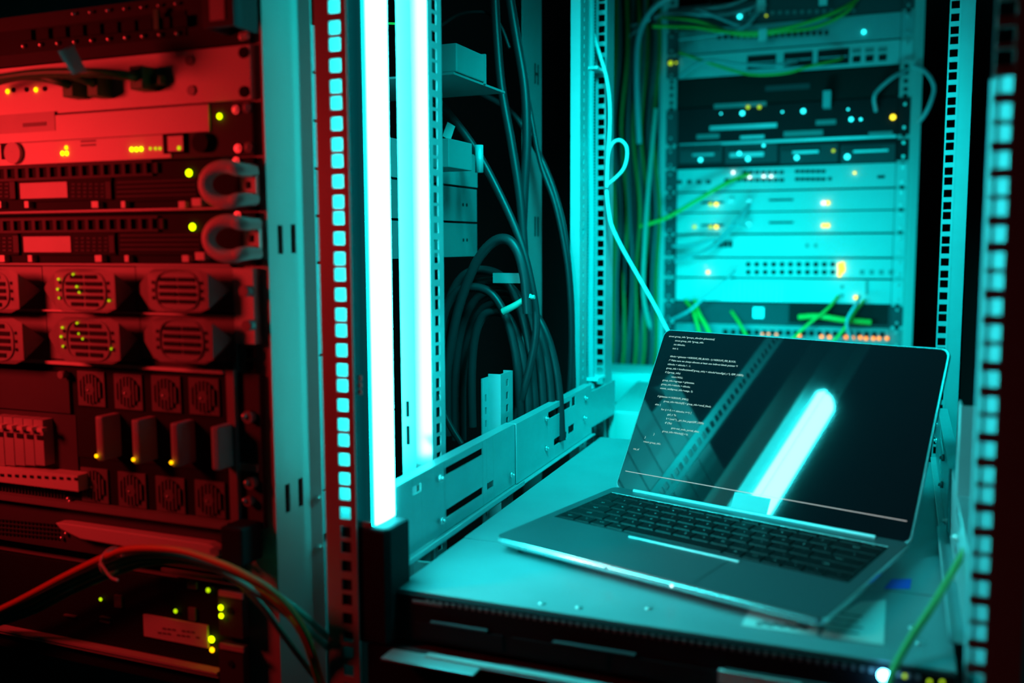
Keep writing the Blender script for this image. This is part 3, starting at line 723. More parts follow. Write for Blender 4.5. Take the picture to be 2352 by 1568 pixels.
# struts
def strut(name, label, x, y, s_, zt):
    p = MB()
    def bx(a, b3, c3, d3, z0=.60, z1=zt): p.box(x+s_*a, x+s_*b3, y+c3, y+d3, z0, z1)
    hz = [zt-.012-.0148*i for i in range(26)]
    def slab(xa, xb): return lambda mb, a, b3, z0, z1: mb.box(x+s_*xa, x+s_*xb, a, b3, z0, z1)
    holes_strip(p, y, y+.018, 0, 0, .60, zt-.0035, hz, .0042, .0085, y+.0095, slab(-.0016, 0))
    bx(0, .0155, .0165, .018, z1=zt)
    holes_strip(p, y+.018, y+.052, 0, 0, .60, zt, hz, .0075, .0085, y+.036, slab(.0139, .0155))
    bx(.004, .0155, .0515, .053)
    return tag(p.build(name, 'zinc'), label, 'strut', 'slotted struts behind the rails')
strut('mounting_strut', 'short slotted strut standing behind left slide rail, lit bright cyan', -.2525, .322, 1, 1.052)
# right-hand strut: plain channel
p = MB(); a0, a1 = at(2205, 990, Y=.20), at(2238, 990, Y=.20); zt = at(2210, 932, Y=.20).z; 
p.box(a0.x, a1.x+.012, .20, .2016, .60, zt); p.box(a0.x, a0.x+.0016, .2016, .232, .60, zt); p.box(a1.x+.0104, a1.x+.012, .2016, .232, .60, zt)
tag(p.build('mounting_strut', 'zinc'), 'plain channel strut standing behind the right slide rail', 'strut', 'slotted struts behind the rails')

# ------------------------------------------------------------------ laptop
LX, LY, LTH, LW, LD, LH, LA = -.0972, .3211, -.2890, .3058, .2036, .1913, .5838
up = QS.to_3x3() @ Vector((0, 0, 1))
org = Vector((0, .018, .918)) + QS.to_3x3() @ Vector((LX, LY-.018, .0002))
LM = Matrix.Translation(org) @ QS @ Matrix.Rotation(LTH, 4, 'Z')
lt = thing('laptop', 'open grey laptop with code on its screen, sitting on the steel chassis', 'laptop', org, rot=LM.to_quaternion())
def rrect(x0, x1, y0, y1, r, n=6):
    out = []
    for cx, cy, a0 in ((x1-r, y0+r, -90), (x1-r, y1-r, 0), (x0+r, y1-r, 90), (x0+r, y0+r, 180)):
        for i in range(n+1):
            a = math.radians(a0+90*i/n); out.append((cx+r*math.cos(a), cy+r*math.sin(a)))
    return out
H = .0143
def slab_rr(layers, rad):
    """stacked rounded-rectangle rings: (inset, z)"""
    vs = []; fs = []; n = None
    for ins, z in layers:
        ring = rrect(ins, LW-ins, -LD+ins, -ins*.3, max(rad-ins*.5, .002)); n = len(ring)
        vs += [(a, b3, z) for a, b3 in ring]
    for j in range(len(layers)-1): fs += [(j*n+i, j*n+(i+1) % n, (j+1)*n+(i+1) % n, (j+1)*n+i) for i in range(n)]
    fs += [tuple(range(n-1, -1, -1)), tuple(range((len(layers)-1)*n, len(layers)*n))]
    return vs, fs
vs, fs = slab_rr([(.010, .0022), (.0035, .0062), (.0003, .0085), (0, .0100), (0, H-.0014), (.0006, H-.0004)], .009)
MB().add(vs, fs).build('base', 'alu_edge', lt)
dk = rrect(.0008, LW-.0008, -LD+.0008, -.0006, .0085)
MB().prism(dk, 'z', H-.0006, H).build('palm_rest', 'alu', lt)
for a, b3 in ((.02, -.185), (LW-.02, -.185), (.02, -.02), (LW-.02, -.02)): MB().cyl((a, b3, 0), (0, 0, 1), .006, .0024, 14).build('rubber_foot', 'black', lt)
# front lip with opening notch
fl = MB(); fl.tube([(.006, -LD+.0008, .0112), (.1205, -LD+.0008, .0112)], .0023, 10, 1); fl.tube([(.1245, -LD+.0008, .0112), (LW-.006, -LD+.0008, .0112)], .0023, 10, 1); fl.build('front_lip', 'alu_edge', lt)
MB().sphere((.1838, -LD-.0014, .0112), .0011, 8, 5).build('front_led', 'led_wf', lt)
# keyboard
kx0, kx1, ky0, ky1 = .0115, .2935, -.1235, -.0245
MB().box(kx0-.001, kx1+.001, ky0-.0008, ky1+.0008, H-.0003, H+.0002).build('keyboard_tray', 'black', lt)
tr = MB(); tr.tube([(kx0, ky1+.0014, H+.0001), (kx1, ky1+.0014, H+.0001)], .0006, 6, 1); tr.build('tray_edge_highlight', 'highlight_alu', lt)  # thin bright bar drawn as the highlight on the tray's rear edge
rows = [
    [('esc',1.1)]+[('f%d' % i,1) for i in range(1,13)]+[('prt',1),('del',1.1)],
    [(c_,1) for c_ in '`1234567890-=']+[('back',2.2)],
    [('tab',1.5)]+[(c_,1) for c_ in 'qwertyuiop[]']+[('\\',1.7)],
    [('caps',1.8)]+[(c_,1) for c_ in 'asdfghjkl;\'']+[('enter',2.4)],
    [('shift',2.3)]+[(c_,1) for c_ in 'zxcvbnm,./']+[('shift',2.9)],
    [('ctrl',1.2),('fn',1),('win',1),('alt',1.1),('',5.6),('alt',1),('ctrl',1),('<',1),('^',1),('v',1),('>',1.1)],
]
hts = [.011, .0178, .0178, .0178, .0178, .0172]
y = ky1; LEG = []
for rw, hh in zip(rows, hts):
    tot = sum(w for _, w in rw); x = kx0; sc = (kx1-kx0)/tot
    for nm, w in rw:
        a, b3 = x+.0009, x+w*sc-.0009; c3, d3 = y-hh+.0010, y-.0010
        vs = [(a, c3, H), (b3, c3, H), (b3, d3, H), (a, d3, H)]+[(a+.0008, c3+.0008, H+.0013), (b3-.0008, c3+.0008, H+.0013), (b3-.0008, d3-.0008, H+.0013), (a+.0008, d3-.0008, H+.0013)]
        MB().add(vs, [(3,2,1,0),(4,5,6,7),(0,1,5,4),(1,2,6,5),(2,3,7,6),(3,0,4,7)]).build('key', 'key', lt)
        LEG.append((nm, (a+b3)/2, (c3+d3)/2, min(.0042, hh*.3))); x += w*sc
    y -= hh
DG = None
def text_mesh(items, name, m, parent, depth=0, z=0, flat=True, mono=None):
    """items: (string, x, y, size, anchor) -> one mesh in the local xy plane"""
    mb = MB()
    for (s_, x, y, size, anchor) in items:
        cu = bpy.data.curves.new('t', 'FONT'); cu.body = s_; cu.size = size; cu.resolution_u = 2
        cu.align_x = 'CENTER' if anchor == 'c' else 'LEFT'; cu.align_y = 'CENTER' if anchor == 'c' else 'BOTTOM_BASELINE'
        ob = bpy.data.objects.new('t', cu); COL.objects.link(ob)
        bpy.context.view_layer.update()
        dg = bpy.context.evaluated_depsgraph_get(); me = bpy.data.meshes.new_from_object(ob.evaluated_get(dg))
        k = 1.
        if mono and me.vertices:
            wmax = max(v.co.x for v in me.vertices); k = mono*len(s_)/wmax
        mb.add([(v.co.x*k+x, v.co.y+y, z) for v in me.vertices], [tuple(p_.vertices) for p_ in me.polygons])
        bpy.data.objects.remove(ob); bpy.data.curves.remove(cu); bpy.data.meshes.remove(me)
    return mb
mb = text_mesh([(nm, a, b3+.001, sz*(.75 if len(nm) > 1 else 1), 'c') for nm, a, b3, sz in LEG if nm], 'key_legends', 'legend', lt, z=H+.00142)
mb.build('key_legends', 'legend', lt)
# touchpad
MB().box(.1095, .1985, -LD+.0035, -.1338, H-.0002, H+.0003).build('touchpad', 'alu', lt)
MB().tube([(.1000, -.1328, H+.0003), (.2065, -.1328, H+.0003)], .0009, 8, 1).build('touchpad_edge_highlight', 'highlight_alu', lt)  # thin bright bar drawn as the highlight behind the touchpad
# hinge bar
MB().tube([(.027, -.0055, H+.0008), (.277, -.0055, H+.0008)], .0018, 10, 1).build('hinge', 'highlight_alu', lt)
# lid, in its own frame: x right, s up the screen, normal toward the user
s_ax = Vector((0, math.sin(LA), math.cos(LA))); nrm = Vector((0, -math.cos(LA), math.sin(LA)))
LIDM = Matrix((Vector((1, 0, 0)), s_ax, nrm)).transposed().to_4x4(); LIDM.translation = Vector((0, 0, H+.0002))
lid = MB(LIDM)
ring0 = rrect(0, LW, -.004, LH, .0085)
lid.prism(ring0, 'z', -.0052, -.0006); lid_o = lid.build('lid', 'alu_edge', lt, bevel=.0007)
g = MB(LIDM); g.prism(rrect(.0018, LW-.0018, -.001, LH-.0016, .0075), 'z', -.0006, .0002); sc_o = g.build('screen', 'screen', lid_o)
CODE = """struct group_info *groups_alloc(int gidsetsize){
\tstruct group_info *group_info;
\tint nblocks;
\tint i;

\tnblocks = (gidsetsize + NGROUPS_PER_BLOCK - 1) / NGROUPS_PER_BLOCK;
\t/* Make sure we always allocate at least one indirect block pointer */
\tnblocks = nblocks ? : 1;
\tgroup_info = kmalloc(sizeof(*group_info) + nblocks*sizeof(gid_t *), GFP_USER);
\tif (!group_info)
\t\treturn NULL;
\tgroup_info->ngroups = gidsetsize;
\tgroup_info->nblocks = nblocks;
\tatomic_set(&group_info->usage, 1);

\tif (gidsetsize <= NGROUPS_SMALL)
\t\tgroup_info->blocks[0] = group_info->small_block;
\telse {
\t\tfor (i = 0; i < nblocks; i++) {
\t\t\tgid_t *b;
\t\t\tb = (void *)__get_free_page(GFP_USER);
\t\t\tif (!b)
\t\t\t\tgoto out_undo_partial_alloc;
\t\t\tgroup_info->blocks[i] = b;
\t\t}
\t}
\treturn group_info;

out_of""".split('\n')
items = []
for i, ln in enumerate(CODE):
    s_ = ln.lstrip('\t')
    if s_: items.append((s_, .0083+.0093*(len(ln)-len(s_)), .1815-i*.00492, .0030, 'l'))
mb = text_mesh(items, 'code_text', 'code', sc_o, z=.00032, mono=.00118)
mb.v = [LIDM @ v for v in mb.v]; mb.build('code_text', 'code', sc_o)
B_ = MB(LIDM); B_.box(.0072, LW-.0068, .0181, .0187, .0002, .0004); B_.build('screen_line', 'barline', sc_o)
B_ = MB(LIDM); B_.box(.1350, .1725, .0006, .0165, .0002, .0005); B_.build('bezel_sticker', 'grey', lid_o)

# ------------------------------------------------------------------ cables and bits in the middle
# ribbed conduit along the rear left post
q0, q1 = at(1357, -60, Y=.69), at(1357, 890, Y=.69)
n_ = 260; pts = [q0.lerp(q1, i/n_) for i in range(n_+1)]
pts = [(p_.x+.0005*math.sin(i*.05), .69, p_.z) for i, p_ in enumerate(pts)]
tag(MB().tube(pts, .0062, 10, 1, ribs=.74).build('ribbed_conduit', 'gcable'), 'ribbed flexible conduit running up beside the rear left post', 'conduit')
q = at(1372, 868, Y=.70); tie = MB().box(q.x-.014, q.x+.006, .682, .7215, q.z-.002, q.z+.002); 
tag(tie.build('cable_tie', 'white'), 'pale cable tie low on the ribbed conduit', 'cable tie', 'ties on the ribbed conduit')
q = at(1372, 160, Y=.70); tie = MB().box(q.x-.014, q.x+.006, .682, .7215, q.z-.002, q.z+.002)
tag(tie.build('cable_tie', 'white'), 'pale cable tie high on the ribbed conduit', 'cable tie', 'ties on the ribbed conduit')
YW = .708
wl = [(1318, -60), (1338, 0), (1354, 50), (1373, 112), (1392, 175), (1400, 235), (1400, 300), (1396, 360), (1393, 418), (1396, 470), (1404, 515), (1425, 562), (1462, 628), (1500, 695), (1535, 762), (1560, 815)]
cord('white_cable', 'thin white cable running down from the top to behind the laptop screen', 'cable', [at(a, b, Y=YW-.012*i/14) for i, (a, b) in enumerate(wl)], .0029, 'wcable')
lp = [(1394, 425), (1412, 410), (1432, 388), (1440, 360), (1438, 335), (1424, 322), (1408, 328), (1398, 350), (1395, 385), (1394, 430)]
cord('white_cable', 'small white cable loop tied to the thin white cable', 'cable', [at(a, b, Y=YW-.014) for a, b in lp], .0026, 'wcable')
# black cables hanging between the racks
BG = 'black cables hanging in the dark gap'
def bc(label, lst, Y, r=.005, X=None):
    cord('black_cable', label, 'cable', [at(a, b, Y=Y+(rest[0] if rest else 0)) for a, b, *rest in lst], r, 'rubber', BG)
bc('long black cable arching from upper left down to the rear upright', [(985, 215), (1040, 205), (1100, 215), (1170, 255), (1225, 330), (1270, 430), (1298, 540), (1312, 680), (1315, 800), (1318, 960)], .60, .0042)
bc('black cable sweeping diagonally past the paper tag, straight then down the middle', [(985, 215), (1030, 260), (1090, 340), (1140, 430), (1190, 540), (1218, 640), (1232, 740), (1220, 830), (1195, 920), (1180, 990)], .42, .0050)
bc('black cable with a glint running beside the rear upright', [(1190, 120), (1215, 240), (1240, 370), (1275, 470), (1300, 590), (1310, 700), (1311, 820), (1304, 960)], .585, .0036)
bc('black cable dropping straight from the top, left one', [(1135, -40), (1140, 60), (1152, 200), (1175, 330), (1195, 460), (1205, 600), (1210, 700)], .50, .0060)
bc('black cable dropping straight from the top, right one', [(1165, -40), (1185, 80), (1205, 200), (1210, 320), (1205, 420), (1200, 520)], .53, .0065)
bc('black cable lower left, bending from the upright profile to the rail', [(985, 880), (1010, 930), (1035, 980), (1060, 1020)], .25, .0035)
bc('thick black cable arch topping the coil', [(1015, 960), (1025, 860), (1050, 720), (1090, 610), (1130, 558), (1165, 550), (1190, 580), (1205, 640), (1212, 720)], .40, .0062)
bc('thin dark cable arch near the top of the gap', [(1010, 60), (1050, 35), (1090, 28), (1120, 32), (1150, 60), (1170, 110)], .52, .0022)
# a coil of black cable
for i, (x0, x1, yt, dy, yb, lab) in enumerate(((1010, 1230, 620, .0, 1000, 'outermost'), (1028, 1250, 645, .012, 1000, 'second'), (1046, 1270, 668, .02, 1010, 'third'), (1062, 1290, 690, .03, 1010, 'fourth'), (1085, 1215, 715, -.012, 980, 'inner'), (1005, 1195, 660, -.02, 960, 'front'))):
    xc, hw = (x0+x1)/2, (x1-x0)/2; lst = []
    for k in range(13):
        a = PI*(1-k/12); lst.append((xc+hw*math.copysign(abs(math.cos(a))**.8, math.cos(a))-14*math.sin(a), yb-(yb-yt)*math.sin(a)**.75))
    bc('%s strand of the black cable coil' % lab, lst, .44+dy, .0056)
# tag on cable, tie on coil
a, b2, c2, d2 = at(1028, 280, Y=.413), at(1045, 290, Y=.413), at(1034, 323, Y=.413), at(1016, 312, Y=.413)
tg = MB(); e_ = Vector((0, .0006, 0)); tg.add([a, b2, c2, d2, a+e_, b2+e_, c2+e_, d2+e_], [(0,1,2,3),(7,6,5,4),(0,4,5,1),(1,5,6,2),(2,6,7,3),(3,7,4,0)])
tag(tg.build('cable_tag', 'paper'), 'small white paper tag on a black cable right of the bright upright', 'tag')
tie = MB(); tie.tube([at(a, b, Y=.40) for a, b in ((1155, 716), (1185, 700), (1210, 684), (1228, 682))], lambda s: .0045-.002*s, 8, 4); tie.tube([at(a, b, Y=.40) for a, b in ((1210, 640), (1212, 668), (1216, 684))], lambda s: .001+.0035*s, 8, 4)
tag(tie.build('hook_and_loop_strap', 'teal'), 'pale strap gathering the black cable coil', 'strap')
tg = PR(1132, 627, 1195, 650, .41, .412); tag(tg.build('cable_tag', 'mid'), 'dim flat tag inside the black cable coil', 'tag')
# adapter box on a side shelf, plus small box
t = thing('adapter_box', 'pale teal box jutting from the left rack, high in the gap', 'box', (-.29, .33, 1.383))
B(-.302, -.270, .300, .374, 1.3835, 1.414).build('body', 'mid', t, bevel=.0015)
B(-.302, -.2695, .3745, .378, 1.382, 1.4155).build('back_plate', 'mid', t)
B(-.45, -.272, .296, .44, 1.3805, 1.383).build('shelf', 'mid', t)
t = thing('adapter_box', 'small pale box with a vertical metal pin, below the jutting box', 'box', (-.30, .37, 1.283))
a, b2 = at(1030, 275, X=-.285), at(1084, 275, X=-.285)
B(-.33, -.285, a.y, b2.y, 1.2835, 1.315).build('body', 'mid', t, bevel=.001)
q = at(1100, 275, X=-.285); MB().cyl((-.285, q.y, 1.283), (0, 0, 1), .005, .032, 14).build('pin', 'zinc', t)
# small cut-outs on the sides of the twin servers
# boxes behind the chassis
t = thing('cardboard_box', 'white box standing behind the laptop screen, left of it', 'box', (-.2, .85, .86))
p1, p2 = at(1397, 942, Z=.9464), at(1476, 861, Z=.9464); dirv = (p2-p1); ln = dirv.length; dirv.normalize(); side = Vector((dirv.y, -dirv.x, 0))
side = Vector((1, -.03, 0)).normalized()
ln = min(ln, .5)
def para(o, u, ul, v, vl, z0, z1):
    c = [o, o+v*vl, o+v*vl+u*ul, o+u*ul]
    return MB().add([(p_.x, p_.y, z0) for p_ in c]+[(p_.x, p_.y, z1) for p_ in c], [(3,2,1,0),(4,5,6,7),(0,1,5,4),(1,2,6,5),(2,3,7,6),(3,0,4,7)])
para(Vector((p1.x, p1.y, 0)), dirv, ln, side, .12, .884, .9464).build('carton', 'carton', t, bevel=.003)
pb0, pb1 = at(1340, 853, Y=1.16), at(1500, 858, Y=1.16); zb_ = at(1390, 923, Y=1.16).z
tag(MB().box(pb0.x-.02, pb1.x+.15, 1.16, 1.30, zb_, pb0.z).build('cardboard_box', 'carton'), 'pale box behind the white box, half hidden by the rear left post', 'box')
# stand the two boxes on a shelf
tag(MB().box(-.36, .1, .775, 1.36, .8815, .8835).box(-.36, -.352, .775, 1.36, .86, .8815).build('rack_shelf', 'dark'), 'dark shelf under the two white boxes behind the laptop', 'shelf')
tag(MB().box(pb0.x-.02, pb1.x+.15, 1.162, 1.30, .8837, zb_-.0004).build('equipment_case', 'black'), 'black case under the pale box behind rear post', 'case')

# ------------------------------------------------------------------ far rack
FY = 1.42
R2 = thing('server_rack', 'far rack full of cyan-lit equipment behind the laptop', 'rack', (-.055, 1.7, 0))
for xs in (-.2925, .1745):
    hz = u_holes(1.62, .6, 1.85); p = MB()
    if xs < 0: holes_strip(p, -.3115, -.279, 0, 0, ZB, ZT, hz, .008, .008, -.2905, slabY(FY+.002, FY+.004)); p.box(-.3135, -.3115, FY-.012, FY+.06, ZB, ZT)
    else: holes_strip(p, .1645, .193, 0, 0, ZB, ZT, hz, .008, .008, .1765, slabY(FY+.002, FY+.004)); p.box(.193, .206, FY-.004, FY+.002, ZB, ZT); p.box(.204, .206, FY+.002, FY+.06, ZB, ZT)
    p.build('post', 'post', R2)
for xs in (-.31, .196): B(xs, xs+.01, FY+.5, FY+.53, ZB, ZT).build('post', 'post', R2)
MB().box(-.31, .205, FY+.006, FY+.05, 2.06, 2.1).box(-.31, .205, FY+.5, FY+.53, 2.06, 2.1).build('cross_beam', 'post', R2)
FX0, FX1 = -.2745, .1635
def fdev(name, label, cat, py0, py1, face, x0=FX0, x1=FX1, fy=-.002, depth=.45):
    zt, zb = at(1850, py0, Y=FY).z-.0004, at(1850, py1, Y=FY).z+.0004
    t = thing(name, label, cat, (-.055, FY+.2, zb))
    B(FX0+.004, FX1-.004, FY+.0045, FY+depth, zb+.0006, zt-.0006).build('chassis', 'dark', t)
    B(x0, x1, FY+fy, FY+.0042, zb, zt).build('front_panel', face, t, bevel=.0005)
    for x in (-.2905, .1765):
        if face not in ('void',):
            B(x-.010 if x < 0 else x-.012, x+.015 if x < 0 else x+.010, FY-.0006, FY+.0018, zb+.002, zt-.002).build('mounting_ear', 'dark' if x < 0 else face, t)
            for zz in (zb+(zt-zb)*.2, zb+(zt-zb)*.8): screw(t, x, FY-.0006, zz, .0030)
    return t
def fr(t, name, m, a, b, c, d, y0=-.004, y1=-.002): return PR(a, b, c, d, FY+y0, FY+y1).build(name, m, t)
def fl_(t, px, py, m, r=.0030): return led(t, px, py, FY-.007, r*1.55, m)
def fmulti(t, name, m, rects, y0=-.004, y1=-.002):
    for q in rects: prect(MB(), *q, FY+y0, FY+y1).build(name, m, t)
t = fdev('port_module', 'dark unit at the very top of the far rack behind green cables', 'network panel', -12, 44, 'dark')
fmulti(t, 'port', 'mid', [(1600+i*17, 30-i*.5, 1608+i*17, 38-i*.5) for i in range(22)]); fl_(t, 1699, 38, 'led_cf'); fl_(t, 1760, 36, 'led_gf', .0015)
t = fdev('patch_bay', 'pale patch panel with a row of small ports, second from top of far rack', 'patch panel', 46, 104, 'zinc')
fmulti(t, 'port', 'void', [(1648+i*14.5, 80-i*.6, 1656+i*14.5, 90-i*.6) for i in range(18)])
fl_(t, 1984, 73, 'led_cf', .0026)
t = fdev('network_switch', 'bright switch with framed port windows at its right, upper far rack', 'switch', 107, 162, 'pale')
for (a, b, c, d) in ((1716, 127, 1782, 158), (1800, 120, 1866, 152), (1878, 113, 1950, 148)):
    o = fr(t, 'port_window', 'black', a, b, c, d); prect(MB(), a+3, (b+d)/2-1, c-3, (b+d)/2+2, FY-.006, FY-.0042).build('window_bar', 'gcable', o)
for i in range(3):
    fr(t, 'socket', 'black', 1958+i*30, 129-i*2, 1976+i*30, 143-i*2); fr(t, 'socket', 'mid', 1957+i*30, 112-i*1.5, 1977+i*30, 121-i*1.5)
fl_(t, 1540, 145, 'led_gf'); fl_(t, 1553, 144, 'led_gf', .0016)
t = fdev('filler_unit', 'black empty bay below the bright switch, upper far rack', 'panel', 165, 232, 'void')
fr(t, 'inner_bar', 'dark', 1758, 194, 1860, 206)
t = fdev('network_switch', 'dark unit with round cyan lights and yellow light at right end, far rack', 'switch', 234, 321, 'black')
for (px, py, m, r) in ((1705, 260, 'led_cf', .003), (1845, 255, 'led_cf', .003), (1955, 274, 'led_cf', .0026), (1977, 274, 'led_cf', .0016), (1656, 261, 'led_cf', .0012), (1797, 257, 'led_cf', .0013), (1948, 251, 'led_cf', .0013), (2051, 269, 'led_yf', .0034), (1718, 246, 'led_gf', .0024), (1744, 246, 'led_gf', .0024)): fl_(t, px, py, m, r)
for (a, b, c, d, m) in ((1630, 286, 1784, 296, 'zinc'), (1700, 311, 1755, 318, 'zinc'), (1560, 320, 2058, 326, 'zinc'), (1874, 275, 1920, 286, 'mid'), (1640, 236, 1760, 246, 'mid'), (1800, 300, 1890, 312, 'mid'), (1995, 302, 2050, 312, 'mid'), (1600, 308, 1652, 318, 'mid')): fr(t, 'front_bar', m, a, b, c, d)
t = fdev('network_switch', 'dark switch of four module bays with cyan lights, middle far rack', 'switch', 326, 378, 'black')
for i, (a, b) in enumerate(((1560, 1658), (1666, 1785), (1792, 1924), (1932, 2056))): fr(t, 'module_bay', 'dark', a, 332, b, 374); fmulti(t, 'bay_slot', 'void', [(a+6+k*9, 337, a+10+k*9, 347) for k in range(10)], -.0055, -.0041)
for (a, b, c, d) in ((1676, 350, 1754, 360), (1590, 352, 1640, 358), (1820, 346, 1880, 352), (1960, 344, 2040, 349)): fr(t, 'port_label', 'zinc', a, b, c, d, -.0058, -.0041)
for (px, py, m, r) in ((1609, 367, 'led_cf', .0028), (1718, 365, 'led_cf', .0030), (1698, 352, 'led_cf', .0024), (1754, 334, 'led_cf', .0018), (1830, 362, 'led_cf', .003), (1946, 360, 'led_cf', .0034), (1914, 346, 'led_gf', .002)): fl_(t, px, py, m, r)
t = fdev('network_switch', 'pale switch with a line of small ports and peach lights, middle far rack', 'switch', 380, 434, 'pale')
fmulti(t, 'port', 'void', [(1556+i*22, 414-i*.2, 1566+i*22, 422-i*.2) for i in range(4)]+[(1664+i*14, 410, 1675+i*14, 417) for i in range(10)]+[(1826+i*12, 408, 1836+i*12, 415) for i in range(6)]+[(1706+i*14, 392, 1716+i*14, 399) for i in range(7)]+[(1826+i*12, 390, 1836+i*12, 397) for i in range(6)]+[(1902, 407, 1910, 414), (2015, 403, 2032, 409)])
for (px, py, m, r) in ((1722, 407, 'led_wf', .0018), (1754, 405, 'led_wf', .0018), (1771, 405, 'led_wf', .0018), (1963, 397, 'led_yf', .0016), (1684, 396, 'led_wf', .002)): fl_(t, px, py, m, r)
def twin(label, py0, py1, ledy, extra):
    t = fdev('rack_server', label, 'server', py0, py1, 'pale')
    tag(t, group='twin pale servers of the far rack')
    for (px, m) in ((1638-6, 'led_gf'), (1645, 'led_yf'), (1891, 'led_wf' if extra else 'led_yf'), (1901, 'led_yf')): fl_(t, px, ledy+(0 if px < 1800 else -3), m, .0026)
    for px in (1681, 1722) if extra else (1722,): q = at(px, ledy-6, Y=FY-.006); MB().cyl((q.x, FY-.002, q.z), (0, -1, 0), .005, .012, 14).build('round_connector', 'bolt', t); fl_(t, px, ledy-6, 'led_wf', .0022)  # glowing dot on each connector stands in for its glint
    if not extra: fl_(t, 1595, ledy, 'led_gf', .0024)
    fmulti(t, 'port', 'void', [(1610, ledy-6, 1662, ledy-2), (1766, ledy-12, 1822, ledy-8)])
    return t
twin('pale server with a pink and a yellow light, two round connectors, far rack', 437, 484, 469, True)
twin('pale server with two yellow lights and one round connector, far rack', 486, 535, 521, False)
t = fdev('rack_server', 'plain pale unit above the dotted panel, far rack', 'server', 538, 590, 'pale')
fmulti(t, 'dark_port', 'void', [(1640+i*11, 553, 1649+i*11, 568) for i in range(4)]); fmulti(t, 'small_hole', 'mid', [(1850, 560, 1857, 568), (1870, 560, 1877, 568)])
t = fdev('patch_bay', 'pale panel with two rows of small square ports and a yellow light block, far rack', 'patch panel', 593, 638, 'pale')
fmulti(t, 'port', 'void', [(1713+i*19.4, 602, 1724+i*19.4, 612) for i in range(11)]+[(1713+i*19.4, 620, 1724+i*19.4, 630) for i in range(11)])
for dx, dy in ((0, 0), (7, -2), (1, 8), (8, 8), (1, 16), (7, 14), (0, 23)): fl_(t, 1928+dx, 608+dy, 'led_yf', .0026)
fl_(t, 1626, 625, 'led_yf', .0024); fl_(t, 1621, 611, 'led_gf', .0010)
fmulti(t, 'dark_port', 'mid', [(1975+i*22, 620, 1985+i*22, 630) for i in range(4)])
t = fdev('rack_server', 'brightest pale unit, overexposed near its left, lower far rack', 'server', 641, 695, 'pale')
fmulti(t, 'cooling_fin', 'zinc', [(1660+i*12, 648, 1667+i*12, 690) for i in range(12)]); fl_(t, 1965, 683, 'led_yf', .0026)
fmulti(t, 'dark_port', 'mid', [(1930, 655, 1938, 663), (1930, 675, 1938, 682), (1988, 645, 1994, 676)])
t = fdev('filler_unit', 'dark bay with a square grey cover left and green wiring at right, lower far rack', 'panel', 697, 746, 'dark')
fr(t, 'grey_cover', 'dark', 1622, 700, 1808, 744); fr(t, 'small_square', 'zinc', 1730, 706, 1754, 730, -.006, -.0041); fr(t, 'open_bay', 'void', 1812, 700, 2040, 744)
t = fdev('patch_bay', 'patch panel with a row of orange lights just above the laptop screen', 'patch panel', 748, 796, 'mid')
fmulti(t, 'port', 'void', [(1660+i*18, 756+i*.3, 1672+i*18, 768+i*.3) for i in range(21)])
for px, py in ((1836, 771), (1887, 773), (1905, 774), (1943, 774), (1958, 776), (1976, 775), (1989, 777), (2006, 777), (2019, 777), (2037, 777)): fl_(t, px, py, 'led_of', .0025)
for px, py in ((1783, 768), (1765, 767), (1751, 767)): fl_(t, px, py, 'led_of', .0016)
t = fdev('filler_unit', 'dark lower filler panel of far rack, behind the laptop lid', 'panel', 800, 1010, 'dark')

# cables of the far rack
def fc(name, label, lst, r, m, group=None): cord(name, label, 'cable', [at(a, b, Y=FY+d) for a, b, d in lst], r, m, group)
GG = 'patch cables draped over the far rack'
fc('green_cable', 'bright green cable sagging across the top of far rack', [(1500, 60, -.05), (1590, 62, -.06), (1660, 72, -.07), (1740, 74, -.07), (1830, 58, -.06), (1900, 35, -.05), (1960, 5, -.03), (1990, -30, -.02)], .0038, 'green', GG)
fc('green_cable', 'second green cable rising to upper right of far rack', [(1520, 40, -.04), (1600, 48, -.06), (1700, 80, -.06), (1800, 72, -.06), (1880, 60, -.05), (1950, 22, -.04), (1975, -30, -.02)], .0034, 'green', GG)
fc('green_cable', 'green cable hanging below the bright switch of far rack', [(1560, 120, -.04), (1640, 148, -.05), (1720, 170, -.06), (1800, 168, -.06), (1860, 152, -.05), (1920, 138, -.02), (1935, 132, -.005)], .0028, 'green', GG)
fc('green_cable', 'green cable rising left to right over the pale servers', [(1470, 520, -.05), (1530, 500, -.05), (1600, 460, -.05), (1660, 425, -.04), (1695, 408, -.02), (1720, 400, -.006)], .0042, 'green', GG)
fc('green_cable', 'green cable hanging behind the laptop top edge, leftmost', [(1596, 690, -.01), (1605, 720, -.03), (1625, 755, -.04), (1640, 800, -.05)], .0050, 'green', GG)
fc('green_cable', 'green cable hanging behind the laptop top edge, beside the grey cover', [(1575, 690, -.01), (1592, 715, -.03), (1605, 760, -.04), (1612, 800, -.05)], .0042, 'green', GG)
fc('green_cable', 'green cable slanting to right above laptop top edge', [(1680, 715, -.01), (1700, 745, -.03), (1730, 800, -.05)], .0034, 'green', GG)
fc('green_cable', 'green cable slanting up to the brightest unit, right of centre', [(1800, 800, -.05), (1850, 750, -.05), (1900, 710, -.04), (1925, 680, -.01)], .0032, 'green', GG)
fc('green_cable', 'green cable slanting up at right end of the dark bay', [(1900, 800, -.05), (1935, 760, -.05), (1965, 715, -.04), (1985, 690, -.01)], .0032, 'green', GG)
fc('green_cable', 'thick green cable lying in the open dark bay', [(1835, 728, -.02), (1880, 726, -.03), (1940, 735, -.03), (2000, 740, -.02)], .0060, 'green', GG)
